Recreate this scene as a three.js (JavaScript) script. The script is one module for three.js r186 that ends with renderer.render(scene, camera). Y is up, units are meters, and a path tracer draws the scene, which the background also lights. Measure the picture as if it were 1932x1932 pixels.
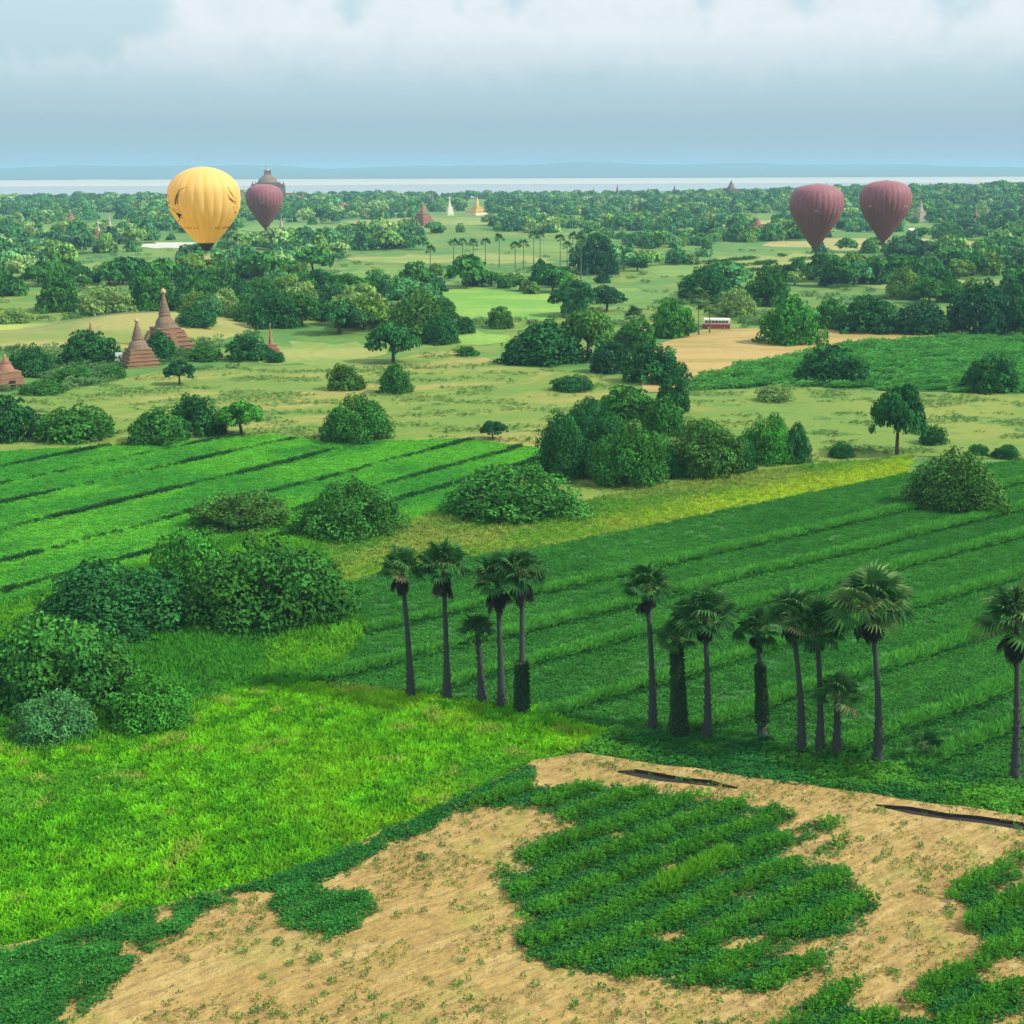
import * as THREE from 'three';
import { mergeGeometries } from 'three/addons/utils/BufferGeometryUtils.js';

// ---------------------------------------------------------------- camera, sky, sun, exposure, air
const scene = new THREE.Scene();
const EYE = 44, FOCAL = 2700, MID = 966;                    // eye height in metres; lens in units of a 1932-wide picture
const camera = new THREE.PerspectiveCamera(2 * Math.atan(MID / FOCAL) * 180 / Math.PI, 1, 1, 60000);
camera.position.set(0, EYE, 0);
camera.rotation.order = 'YXZ';
camera.rotation.set(-13.46 * Math.PI / 180, 0, -0.0035);
camera.updateMatrixWorld(true);
const EXPOSURE = 1.7;
const renderer = new THREE.WebGLRenderer({ antialias: true });
renderer.toneMapping = THREE.LinearToneMapping;
renderer.toneMappingExposure = EXPOSURE;
renderer.shadowMap.enabled = true;

// seeded random numbers and value noise
function rng(seed) { let s = seed >>> 0; return () => { s = (s + 0x6d2b79f5) >>> 0; let t = Math.imul(s ^ (s >>> 15), 1 | s); t = (t + Math.imul(t ^ (t >>> 7), 61 | t)) ^ t; return ((t ^ (t >>> 14)) >>> 0) / 4294967296; }; }
const LAT = new Float32Array(65536); { const r = rng(11); for (let i = 0; i < 65536; i++) LAT[i] = r(); }
function vn(x, y) {
  const xi = Math.floor(x), yi = Math.floor(y); let fx = x - xi, fy = y - yi;
  fx = fx * fx * (3 - 2 * fx); fy = fy * fy * (3 - 2 * fy);
  const x0 = xi & 255, x1 = (xi + 1) & 255, y0 = (yi & 255) << 8, y1 = ((yi + 1) & 255) << 8;
  const a = LAT[y0 | x0], b = LAT[y0 | x1], c = LAT[y1 | x0], d = LAT[y1 | x1];
  return a + (b - a) * fx + (c - a + (a - b - c + d) * fx) * fy;
}
function fbm(x, y, o = 4) { let s = 0, a = 0.5, n = 0; for (let i = 0; i < o; i++) { s += a * vn(x, y); n += a; x = x * 2.03 + 17.1; y = y * 2.03 + 5.7; a *= 0.5; } return s / n; }
const clamp = (x, a = 0, b = 1) => Math.min(b, Math.max(a, x));
const ss = (a, b, x) => { const t = clamp((x - a) / (b - a)); return t * t * (3 - 2 * t); };
const mix3 = (a, b, t) => [a[0] + (b[0] - a[0]) * t, a[1] + (b[1] - a[1]) * t, a[2] + (b[2] - a[2]) * t];

const HEAPS = [[-10.4, 2.6, 4.6], [-7.4, 1.6, 3.1], [-3.8, 2.3, 3.9], [-0.9, 1.5, 3.3], [2.6, 2.6, 4.8], [6.0, 1.8, 3.7], [9.2, 2.2, 4.0], [13.4, 3.0, 3.4], [18.5, 3, 2.6]]; { const r = rng(8); for (let a = 22; a < 340; a += 4 + 5 * r()) HEAPS.push([a > 180 ? a - 360 : a, 1.6 + 2 * r(), 2.2 + 2.6 * r()]); }
{ // the sky: pale monsoon air with a broken bank of white cloud
  const W = 2048, H = 1024, d = new Float32Array(W * H * 4), k = 1 / EXPOSURE;
  const low = [0.29, 0.43, 0.52], mid = [0.47, 0.64, 0.71], high = [0.60, 0.77, 0.835], cloud = [0.90, 0.95, 0.98], grey = [0.60, 0.70, 0.78];
  for (let j = 0; j < H; j++) {
    const el = ((j + 0.5) / H - 0.5) * 180;
    for (let i = 0; i < W; i++) {
      const o = (j * W + i) * 4;
      let az = ((i + 0.5) / W - 0.25) * 360; if (az > 180) az -= 360;   // 0 straight ahead of the camera, + to the right
      const e = Math.max(el, 0);
      let c = mix3(mix3(low, mid, ss(0, 3.2, e)), high, ss(2.2, 7, e));
      if (el > 0) {
        // billowy cloud noise, drawn out sideways towards the horizon; the field closes on itself through cos and sin of the bearing
        const s = Math.min(1, 3.2 / (e + 2.2)) , ax = az * 0.42, ay = e * (0.95 - 0.5 * ss(8, 30, e));
        const wx = vn(ax * 1.3 + 9, ay * 1.1) * 0.9, wy = vn(ax * 1.2 + 31, ay + 7) * 0.7;
        let n = fbm(ax * 0.55 + wx, ay * 0.62 + wy + 3, 5);
        const puff = 1 - Math.abs(2 * fbm(ax * 1.9 + wx * 2, ay * 1.7 + 2 * wy, 4) - 1);
        // heaped cumulus: each heap has its own bearing, width and height, and its outline is broken by the puffs
        let heap = 0; for (const [ha, hw, ht] of HEAPS) { const q = (az - ha) / hw; heap = Math.max(heap, ht * Math.exp(-q * q * 0.9)); }
        const billow = 0.62 * (1 - Math.abs(2 * fbm(az * 0.55 + wx * 0.7, e * 0.85 + wy * 0.6 + 20, 4) - 1)) + 0.38 * (1 - Math.abs(2 * fbm(az * 1.5 + 3, e * 2.2, 3) - 1));
        const base = 3.35 + 0.5 * (vn(az * 0.3 + 4, 1.5) - 0.5), crest = 3.9 + heap + 2.0 * (billow - 0.72), cum = ss(-0.35, 0.95, crest - e) * ss(base - 0.5, base + 0.9, e + 0.8 * (billow - 0.7));
        const deck = ss(7.6, 11, e + 2.5 * (n - 0.5)) * ss(0.34, 0.62, n * 0.72 + puff * 0.3 + 0.04);
        const seam = ss(120, 178, Math.abs(az));
        let cov = Math.max(cum, deck);
        cov = cov * (1 - seam) + seam * 0.6 * ss(3.5, 8, e);
        const body = mix3(grey, cloud, clamp(0.25 + 0.5 * ss(3.2, 5.4, e) + 0.55 * (billow - 0.6)));
        c = mix3(c, body, clamp(cov) * (0.52 + 0.30 * ss(3.4, 5.5, e)));
        const veil = ss(10, 60, e) * 0.42;                                  // the deck brightens overhead as cloud decks do
        c = c.map((v) => v * (1 + veil));
      }
      d[o] = c[0] * k; d[o + 1] = c[1] * k; d[o + 2] = c[2] * k; d[o + 3] = 1;
    }
  }
  const t = new THREE.DataTexture(d, W, H, THREE.RGBAFormat, THREE.FloatType);
  t.mapping = THREE.EquirectangularReflectionMapping; t.magFilter = THREE.LinearFilter; t.needsUpdate = true;
  scene.background = t; scene.environment = t;
}
const sun = new THREE.DirectionalLight(0xfff5e6, 3.5);      // hazy sun, high on the right
{ const az = 104 * Math.PI / 180, el = 44 * Math.PI / 180; sun.position.set(Math.sin(az) * Math.cos(el) * 900, Math.sin(el) * 900, -Math.cos(az) * Math.cos(el) * 900 - 200); sun.target.position.set(0, 0, -200); }
sun.castShadow = true; sun.shadow.radius = 5; sun.shadow.mapSize.set(4096, 4096);
Object.assign(sun.shadow.camera, { left: -500, right: 500, top: 500, bottom: -500, near: 10, far: 3000 });
scene.add(sun, sun.target);
scene.fog = new THREE.FogExp2(new THREE.Color().setRGB(0.41, 0.75, 0.95), 0.000115);

// ---------------------------------------------------------------- helpers
const V = (x, y, z) => new THREE.Vector3(x, y, z);
function ground(px, py, y = 0) {                             // where a sight line meets the level ground
  const d = V((px - MID) / FOCAL, -(py - MID) / FOCAL, -1).applyQuaternion(camera.quaternion);
  const t = (y - EYE) / d.y; return V(d.x * t, y, d.z * t);
}
const INV = camera.quaternion.clone().invert();
function seen(p) { const q = p.clone().sub(camera.position).applyQuaternion(INV); return { x: MID + FOCAL * q.x / -q.z, y: MID - FOCAL * q.y / -q.z, depth: -q.z }; }
const taken = new Map();
function numbered(n) { const k = taken.get(n) || 0; taken.set(n, k + 1); return k ? n + '_' + String(k).padStart(3, '0') : n; }
function tag(o, label, category, group, kind) { o.userData = { label, category }; if (group) o.userData.group = group; if (kind) o.userData.kind = kind; return o; }
function top(name, o) { o.name = numbered(name); scene.add(o); return o; }
function base(name, p, turn = 0) { const g = new THREE.Group(); g.position.copy(p); g.rotation.y = turn; return top(name, g); }
function part(name, geo, mat, parent) { const m = new THREE.Mesh(geo, mat); m.name = name; parent.add(m); return m; }
const lin = (r, g, b) => new THREE.Color().setRGB(r, g, b);
const std = (r, g, b, roughness = 0.9, more = {}) => new THREE.MeshStandardMaterial({ color: lin(r, g, b), roughness, ...more });
function inPoly(poly, x, y) { let c = false; for (let i = 0, j = poly.length - 1; i < poly.length; j = i++) { const [xi, yi] = poly[i], [xj, yj] = poly[j]; if ((yi > y) !== (yj > y) && x < (xj - xi) * (y - yi) / (yj - yi) + xi) c = !c; } return c; }
const toSRGB = (v) => 255 * (v <= 0.0031308 ? 12.92 * v : 1.055 * Math.pow(v, 1 / 2.4) - 0.055);
const S8 = new Uint8Array(4097); for (let i = 0; i <= 4096; i++) S8[i] = Math.round(toSRGB(i / 4096));
const enc = (v) => S8[(clamp(v) * 4096) | 0];
function tubeGeo(pts, radii, seg = 7) {                       // a tapered tube along points
  const pos = [], idx = [];
  pts.forEach((p, i) => {
    const d = (pts[Math.min(i + 1, pts.length - 1)].clone().sub(pts[Math.max(i - 1, 0)])).normalize();
    const a = Math.abs(d.y) > 0.9 ? V(1, 0, 0) : V(0, 1, 0), u = a.clone().cross(d).normalize(), w = d.clone().cross(u);
    for (let k = 0; k < seg; k++) { const t = k / seg * 2 * Math.PI, q = p.clone().addScaledVector(u, Math.cos(t) * radii[i]).addScaledVector(w, Math.sin(t) * radii[i]); pos.push(q.x, q.y, q.z); }
  });
  for (let i = 0; i < pts.length - 1; i++) for (let k = 0; k < seg; k++) { const a = i * seg + k, b = i * seg + (k + 1) % seg, c = a + seg, d = b + seg; idx.push(a, b, c, b, d, c); }
  const g = new THREE.BufferGeometry(); g.setAttribute('position', new THREE.Float32BufferAttribute(pos, 3)); g.setIndex(idx); g.computeVertexNormals(); return g;
}
const bare = (g) => { const n = g.index ? g.toNonIndexed() : g.clone(); for (const k of Object.keys(n.attributes)) if (k !== 'position' && k !== 'normal') n.deleteAttribute(k); if (!n.attributes.normal) n.computeVertexNormals(); return n; };
const join = (list) => mergeGeometries(list.map(bare));
const boxAt = (w, h, d, x, y, z, ry = 0) => { const g = new THREE.BoxGeometry(w, h, d); if (ry) g.rotateY(ry); g.translate(x, y, z); return g; };

// ---------------------------------------------------------------- ground, fields, river, far land
const ROW = 52.5 * Math.PI / 180, ROWL = 34.5 * Math.PI / 180;   // bearings of the crop rows on the right and on the left
const along = (a, x, z) => x * Math.sin(a) - z * Math.cos(a), across = (a, x, z) => x * Math.cos(a) + z * Math.sin(a);

function paint(x0, z0, x1, z1, W, H, fn) {
  const d = new Uint8Array(W * H * 4);
  for (let j = 0; j < H; j++) for (let i = 0; i < W; i++) {
    const c = fn(x0 + (i + 0.5) / W * (x1 - x0), z0 + (j + 0.5) / H * (z1 - z0)), o = (j * W + i) * 4;
    d[o] = enc(c[0]); d[o + 1] = enc(c[1]); d[o + 2] = enc(c[2]); d[o + 3] = 255;
  }
  const t = new THREE.DataTexture(d, W, H); t.colorSpace = THREE.SRGBColorSpace; t.magFilter = THREE.LinearFilter; t.minFilter = THREE.LinearMipmapLinearFilter; t.generateMipmaps = true; t.needsUpdate = true;
  return t;
}
// soil relief: a tile of noise drawn out along x
const RELIEF = (() => {
  const N = 512, d = new Uint8Array(N * N * 4), P = 64;
  const pv = (x, y, px, py) => { const xi = Math.floor(x), yi = Math.floor(y); let fx = x - xi, fy = y - yi; fx = fx * fx * (3 - 2 * fx); fy = fy * fy * (3 - 2 * fy); const m = (a, n) => ((a % n) + n) % n, L = (a, b) => LAT[(m(b, py) << 8 | m(a, px)) & 65535]; return (L(xi, yi) * (1 - fx) + L(xi + 1, yi) * fx) * (1 - fy) + (L(xi, yi + 1) * (1 - fx) + L(xi + 1, yi + 1) * fx) * fy; };
  for (let j = 0; j < N; j++) for (let i = 0; i < N; i++) {
    const u = i / N, v = j / N, h = 0.5 * pv(u * 10, v * 40, 10, 40) + 0.3 * pv(u * 40, v * 80, 40, 80) + 0.2 * pv(u * 128, v * 128, 128, 128), o = (j * N + i) * 4;
    d[o] = d[o + 1] = d[o + 2] = h * 255; d[o + 3] = 255;
  }
  const t = new THREE.DataTexture(d, N, N); t.wrapS = t.wrapT = THREE.RepeatWrapping; t.magFilter = THREE.LinearFilter; t.needsUpdate = true; return t;
})();
function worldPoly(px, y = 0) { return px.map(([a, b]) => { const p = ground(a, b, y); return [p.x, p.z]; }); }
function roughen(poly, step, amp, seed) {                       // uneven field edges
  const out = [];
  poly.forEach((a, i) => { const b = poly[(i + 1) % poly.length], L = Math.hypot(b[0] - a[0], b[1] - a[1]), n = clamp(Math.round(L / step), 1, 60);
    for (let k = 0; k < n; k++) { const t = k / n, x = a[0] + (b[0] - a[0]) * t, z = a[1] + (b[1] - a[1]) * t; out.push([x + amp * (vn(x / step / 1.3 + seed, z / step / 1.3) - 0.5) * 2, z + amp * (vn(x / step / 1.3, z / step / 1.3 + seed + 50) - 0.5) * 2]); } });
  return out;
}
function sheet(name, poly, y, opts) {
  const { tex = 512, fn, label, relief = 0, turn = 0, tile = 12, holes = [] } = opts;
  const shape = new THREE.Shape(poly.map(([x, z]) => new THREE.Vector2(x, -z)));
  for (const h of holes) shape.holes.push(new THREE.Path(h.map(([x, z]) => new THREE.Vector2(x, -z))));
  const g = new THREE.ShapeGeometry(shape); g.rotateX(-Math.PI / 2);
  const p = g.attributes.position; let x0 = 1e9, x1 = -1e9, z0 = 1e9, z1 = -1e9;
  for (let i = 0; i < p.count; i++) { x0 = Math.min(x0, p.getX(i)); x1 = Math.max(x1, p.getX(i)); z0 = Math.min(z0, p.getZ(i)); z1 = Math.max(z1, p.getZ(i)); }
  const uv = new Float32Array(p.count * 2); for (let i = 0; i < p.count; i++) { uv[2 * i] = (p.getX(i) - x0) / (x1 - x0); uv[2 * i + 1] = (p.getZ(i) - z0) / (z1 - z0); }
  g.setAttribute('uv', new THREE.BufferAttribute(uv, 2)); g.translate(0, y, 0);
  const m = new THREE.MeshStandardMaterial({ roughness: 0.97, map: paint(x0, z0, x1, z1, tex, tex, fn) });
  if (relief) { const t = RELIEF.clone(); t.rotation = turn; t.repeat.set((x1 - x0) / tile, (z1 - z0) / tile); m.bumpMap = t; m.bumpScale = relief; }
  const o = top(name, new THREE.Mesh(g, m)); return tag(o, label, 'field', null, 'structure');
}
// colours (linear base colours)
const C = { sand: [0.275, 0.185, 0.05], sandPale: [0.33, 0.235, 0.075], lush: [0.04, 0.20, 0.012], lime: [0.115, 0.26, 0.012], deep: [0.016, 0.098, 0.014], leaf: [0.028, 0.14, 0.018], straw: [0.185, 0.205, 0.03], pale: [0.12, 0.19, 0.014], meadow: [0.062, 0.16, 0.016], earth: [0.28, 0.17, 0.08], dark: [0.02, 0.02, 0.016] };

{ // the plain itself: one sheet out to the horizon
  const N = 1024, g = new THREE.CircleGeometry(20000, 96); g.rotateX(-Math.PI / 2);
  const p = g.attributes.position, uv = new Float32Array(p.count * 2); for (let i = 0; i < p.count; i++) { uv[2 * i] = p.getX(i) / 1600 + 0.5; uv[2 * i + 1] = p.getZ(i) / 1600; }
  g.setAttribute('uv', new THREE.BufferAttribute(uv, 2));
  const t = paint(-800, 0, 800, 1600, N, N, (x, z) => {
    const a = (v, P) => v; const n = fbm(x / 62.5 * 1 + 100, z / 62.5, 4), m = fbm(x / 9 + 3, z / 9, 3), f = vn(x / 1.9, z / 1.9);
    let c = mix3(C.meadow, C.pale, ss(0.42, 0.66, n)); c = mix3(c, C.straw, ss(0.60, 0.78, m) * 0.5); c = mix3(c, C.leaf, ss(0.56, 0.36, m) * 0.55); const k = 0.82 + 0.36 * f; return c.map((v) => v * k);
  });
  t.wrapS = t.wrapT = THREE.MirroredRepeatWrapping;
  const o = top('ground', new THREE.Mesh(g, new THREE.MeshStandardMaterial({ map: t, roughness: 0.97 }))); tag(o, 'green and straw coloured plain reaching to the river', 'plain', null, 'structure');
}
// outlines of the fields, taken where their corners stand on the ground
const P = {
  sand: [[-260, 2250], [-260, 1880], [0, 1800], [270, 1730], [540, 1655], [700, 1590], [860, 1518], [1010, 1440], [1100, 1426], [1250, 1448], [1430, 1476], [1650, 1507], [1932, 1545], [2250, 1590], [2250, 2250]],
  bright: [[-260, 1440], [0, 1415], [180, 1410], [370, 1370], [420, 1300], [560, 1290], [700, 1300], [850, 1318], [990, 1345], [1140, 1380], [1085, 1428], [1005, 1446], [850, 1522], [700, 1594], [540, 1660], [270, 1735], [0, 1806], [-260, 1886]],
  verge: [[-260, 1215], [0, 1142], [300, 1055], [460, 1010], [600, 1030], [640, 1100], [690, 1190], [625, 1288], [560, 1294], [420, 1304], [370, 1374], [180, 1414], [-260, 1444]],
  strips: [[622, 1292], [690, 1190], [640, 1104], [880, 1052], [1050, 1030], [1400, 958], [1710, 895], [1932, 868], [2350, 825], [2350, 1540], [1932, 1478], [1600, 1432], [1250, 1386], [1140, 1380], [990, 1345], [850, 1318], [700, 1300]],
  bank: [[1085, 1430], [1145, 1381], [1250, 1387], [1400, 1402], [1600, 1433], [1932, 1479], [2250, 1525], [2250, 1588], [1932, 1543], [1650, 1505], [1430, 1474], [1250, 1446], [1100, 1424]],
  yellow: [[636, 1104], [596, 1046], [610, 1022], [765, 984], [850, 958], [1090, 948], [1260, 918], [1440, 888], [1725, 862], [1712, 894], [1400, 957], [1050, 1029], [880, 1051]],
  left: [[-300, 905], [0, 853], [230, 841], [510, 821], [620, 836], [750, 833], [870, 829], [1010, 846], [1020, 882], [985, 902], [850, 966], [765, 992], [610, 1028], [460, 1008], [300, 1053], [0, 1140], [-300, 1228]],
  pasture: [[-300, 903], [-300, 790], [0, 748], [120, 738], [300, 702], [530, 690], [700, 690], [860, 652], [960, 692], [1130, 706], [1200, 742], [1080, 792], [1012, 845], [870, 828], [750, 832], [620, 835], [510, 820], [230, 840], [0, 852]],
  lea: [[1022, 884], [1082, 795], [1205, 745], [1296, 738], [1500, 730], [1640, 738], [1932, 745], [2400, 748], [2400, 818], [1932, 867], [1728, 861], [1440, 887], [1260, 917], [1090, 954], [870, 984], [852, 966], [986, 903]],
  beans: [[1300, 720], [1400, 690], [1630, 646], [1780, 638], [1932, 640], [2400, 645], [2400, 745], [1932, 743], [1640, 736], [1500, 729], [1300, 737]],
  fallow: [[1225, 655], [1325, 622], [1440, 619], [1600, 623], [1775, 630], [1780, 637], [1628, 645], [1398, 689], [1300, 719], [1298, 736], [1206, 742], [1215, 690]],
  rim: [[440, 1690], [540, 1658], [700, 1592], [865, 1517], [1005, 1450], [1010, 1478], [885, 1540], [720, 1612], [575, 1688]],
  cover: [[-160, 1880], [0, 1808], [270, 1732], [540, 1660], [570, 1682], [690, 1692], [712, 1735], [640, 1778], [545, 1760], [500, 1706], [400, 1722], [330, 1785], [262, 1815], [205, 1890], [60, 1990], [-160, 2100]],
  crop: [[868, 1518], [1000, 1492], [1180, 1494], [1330, 1510], [1440, 1526], [1478, 1548], [1590, 1556], [1588, 1615], [1612, 1690], [1660, 1702], [1612, 1770], [1560, 1842], [1420, 1892], [1280, 1872], [1150, 1858], [1012, 1832], [965, 1790], [982, 1742], [925, 1660], [985, 1600], [1090, 1572], [1010, 1530], [905, 1545]],
  crop2: [[1480, 1935], [1560, 1880], [1640, 1790], [1660, 1720], [1760, 1690], [1900, 1640], [2100, 1590], [2250, 1640], [2250, 2200], [1400, 2200]],
};
const F = {}; let seedP = 1; for (const k in P) F[k] = worldPoly(P[k]);
const fieldNoise = (x, z, s, o) => fbm(x / s + 40, z / s + 12, o);
const vary = (c, x, z, amt) => { const k = 1 - amt / 2 + amt * vn(x * 2.1, z * 2.1); return [c[0] * k, c[1] * k, c[2] * k]; };
const DITCHES = [[[1165, 1456], [1200, 1459], [1245, 1467], [1290, 1473], [1340, 1478], [1392, 1487]], [[1652, 1519], [1720, 1530], [1790, 1541], [1850, 1547], [1932, 1560], [2050, 1578]]].map((l) => l.map(([a, b]) => { const p = ground(a, b, 0.3); return [p.x, p.z]; }));
const ditchPoly = DITCHES.map((l, q) => { const up = [], dn = []; l.forEach(([x, z], i) => { const w = (i === 0 || i === l.length - 1 ? 0.15 : 0.55 + 0.35 * vn(i * 1.7 + q * 9, 3)); up.push([x + w * 0.1, z - w]); dn.push([x - w * 0.1, z + w * 0.8]); }); return [...up, ...dn.reverse()]; });
sheet('sandy_field', roughen(F.sand, 2.2, 0.5, 1), 0.3, { tex: 1024, relief: 0.2, turn: ROW - Math.PI / 2, tile: 9, label: 'tan sandy field with furrows at the bottom of the view', holes: ditchPoly, fn: (x, z) => {
  const u = along(ROW, x, z), v = across(ROW, x, z); const n = fbm(x / 7, z / 7, 3), s = fbm(u / 3.5, v / 0.55, 3), f = vn(u * 1.6, v * 6);
  let c = mix3(C.sand, C.sandPale, ss(0.3, 0.75, 0.5 * n + 0.5 * s)); c = mix3(c, [0.19, 0.115, 0.042], ss(0.50, 0.75, f) * 0.45); c = mix3(c, [0.36, 0.27, 0.11], ss(0.56, 0.72, s) * 0.35); c = mix3(c, C.straw, ss(0.58, 0.75, fbm(x / 2.5 + 60, z / 2.5, 3)) * 0.35); return vary(c, x, z, 0.3); } });
{ // ditch: walls and floor in a near-black soil colour
  const earthen = std(0.014, 0.010, 0.008, 0.95), wall = std(0.03, 0.02, 0.013, 0.95);
  ditchPoly.forEach((poly) => { const g = base('ditch', V(0, 0, 0)); tag(g, 'dark ditch cut along the edge of the sandy field', 'ditch', 'ditches along the sandy field', 'structure');
    const s = new THREE.Shape(poly.map(([x, z]) => new THREE.Vector2(x, -z))), f = new THREE.ShapeGeometry(s); f.rotateX(-Math.PI / 2); f.translate(0, 0.03, 0); part('ditch_floor', f, earthen, g);
    const pos = []; poly.forEach((a, i) => { const b = poly[(i + 1) % poly.length]; pos.push(a[0], 0.03, a[1], b[0], 0.03, b[1], b[0], 0.3, b[1], a[0], 0.03, a[1], b[0], 0.3, b[1], a[0], 0.3, a[1]); });
    const w = new THREE.BufferGeometry(); w.setAttribute('position', new THREE.Float32BufferAttribute(pos, 3)); w.computeVertexNormals(); part('ditch_bank', w, wall, g); });
}
sheet('green_field', roughen(F.bright, 2.2, 1.3, 2), 0.05, { tex: 512, label: 'bright green field on the left of the sandy ground', fn: (x, z) => { const n = fieldNoise(x, z, 9, 3); return vary(mix3(mix3(C.leaf, C.lush, 0.85), [0.075, 0.22, 0.012], ss(0.35, 0.65, n)), x, z, 0.5); } });
sheet('grass_verge', roughen(F.verge, 2.5, 0.6, 3), 0.03, { tex: 512, label: 'shaggy grass around the large bushes on the left', fn: (x, z) => vary(mix3(C.leaf, C.lush, 0.5 + 0.5 * ss(0.35, 0.7, fieldNoise(x, z, 8, 3))), x, z, 0.5) });
sheet('striped_field', roughen(F.strips, 3, 0.5, 4), 0.056, { tex: 1024, label: 'dark green field of low crop in strips behind the palms', fn: (x, z) => {
  const u = along(ROW, x, z), v = across(ROW, x, z); const n = fieldNoise(u, v * 2.5, 18, 3), f = fbm(u / 0.9, v / 0.5, 2); let c = mix3(C.deep, C.leaf, clamp(n * 0.9 + (f - 0.5) * 0.9)); if (f < 0.34) c = mix3(c, [0.03, 0.05, 0.015], 0.5); return vary(c, x, z, 0.4); } });
sheet('green_bank', roughen(F.bank, 2, 0.4, 5), 0.062, { tex: 512, label: 'lush green bank under the palms', fn: (x, z) => vary(mix3(C.deep, C.lush, ss(0.35, 0.7, fieldNoise(x, z, 5, 3)) * 0.7), x, z, 0.5) });
sheet('yellow_field', roughen(F.yellow, 3, 0.7, 6), 0.068, { tex: 512, label: 'long yellow green strip of field beside the striped field', fn: (x, z) => {
  const v = across(ROW, x, z), u = along(ROW, x, z), v0 = across(ROW, ...F.yellow[10]); const edge = ss(10 + 5 * vn(u / 20, 3), 3, v0 - v) * (0.25 + 0.75 * ss(0, 40, u - along(ROW, ...F.yellow[11]))), n = fieldNoise(u, v * 2, 14, 3); let c = mix3(C.meadow, C.straw, ss(0.42, 0.72, n) * 0.5); c = mix3(c, [0.18, 0.25, 0.014], edge * ss(0.2, 0.46, n) * 0.85); return vary(c, x, z, 0.3); } });
sheet('ridged_field', roughen(F.left, 3, 0.6, 7), 0.074, { tex: 1024, label: 'mid green field crossed by dark ridges on the left', fn: (x, z) => {
  const u = along(ROWL, x, z), v = across(ROWL, x, z), n = fieldNoise(u, v * 2, 16, 3), f = fbm(u / 1.2, v / 0.7, 2); return vary(mix3(mix3(C.leaf, C.lush, 0.6), mix3(C.lush, C.lime, 0.3), clamp(n * 0.9 + (f - 0.5) * 0.6) * 0.6), x, z, 0.35); } });
sheet('pasture', roughen(F.pasture, 4, 0.9, 8), 0.080, { tex: 1024, label: 'dry pale pasture in front of the stupas', fn: (x, z) => {
  const u = along(1.05, x, z), v = across(1.05, x, z), n = fbm(u / 30, v / 8, 4), m = fbm(x / 5 + 9, z / 3, 3), t = Math.abs(vn(u / 60 + 3, v / 9) - 0.5);
  let c = mix3(mix3(C.meadow, C.pale, 0.75), mix3(C.pale, C.straw, 0.6), ss(0.38, 0.64, n)); c = mix3(c, C.sandPale, ss(0.60, 0.74, n) * 0.35 + (t < 0.018 ? 0.3 : 0)); c = mix3(c, C.meadow, ss(0.55, 0.75, m) * 0.5); return vary(c, x, z, 0.25); } });
sheet('meadow', roughen(F.lea, 4, 0.9, 9), 0.086, { tex: 512, label: 'pale green meadow right of the tree belt', fn: (x, z) => { const n = fbm(x / 26 + 8, z / 10, 4), m = fbm(x / 4, z / 3, 3); let c = mix3(mix3(C.meadow, C.pale, 0.7), mix3(C.pale, C.straw, 0.5), ss(0.4, 0.65, n)); c = mix3(c, C.leaf, ss(0.60, 0.74, m) * 0.5); return vary(c, x, z, 0.25); } });
sheet('bean_field', roughen(F.beans, 4, 0.8, 10), 0.092, { tex: 512, label: 'field of bushy green crop below the sandy clearing', fn: (x, z) => vary(mix3(C.deep, C.leaf, ss(0.3, 0.7, fieldNoise(x, z, 6, 3))), x, z, 0.5) });
sheet('sandy_clearing', roughen(F.fallow, 4, 0.8, 11), 0.098, { tex: 512, label: 'bare sandy clearing in front of the red bus', fn: (x, z) => { const n = fbm(x / 24, z / 7, 4); return vary(mix3(mix3(C.sand, C.straw, 0.35), C.sandPale, ss(0.35, 0.65, n)), x, z, 0.2); } });

// bare footpaths along two of the strips
for (const l of [[[1395, 1342], [1424, 1333], [1540, 1297], [1671, 1256], [1760, 1226], [1853, 1196], [1960, 1160]], [[1597, 1415], [1680, 1382], [1754, 1352], [1840, 1314], [1935, 1272]], [[1180, 1302], [1240, 1284], [1300, 1266]]]) {
  const up = [], dn = [], q = worldPoly(l); for (let i = 0; i < q.length - 1; i++) for (let k = 0; k < 12; k++) { const t = k / 12, x = q[i][0] + (q[i + 1][0] - q[i][0]) * t, z = q[i][1] + (q[i + 1][1] - q[i][1]) * t, w = 0.05 + 0.34 * vn(x * 0.9, z * 0.9); up.push([x + w, z + w]); dn.push([x - w * 0.4, z - w * 0.4]); }
  sheet('footpath', [...up, ...dn.reverse()], 0.36, { tex: 64, label: 'narrow bare path along a strip of the striped field', fn: (x, z) => vary(C.sandPale, x, z, 0.3) });
}
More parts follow.
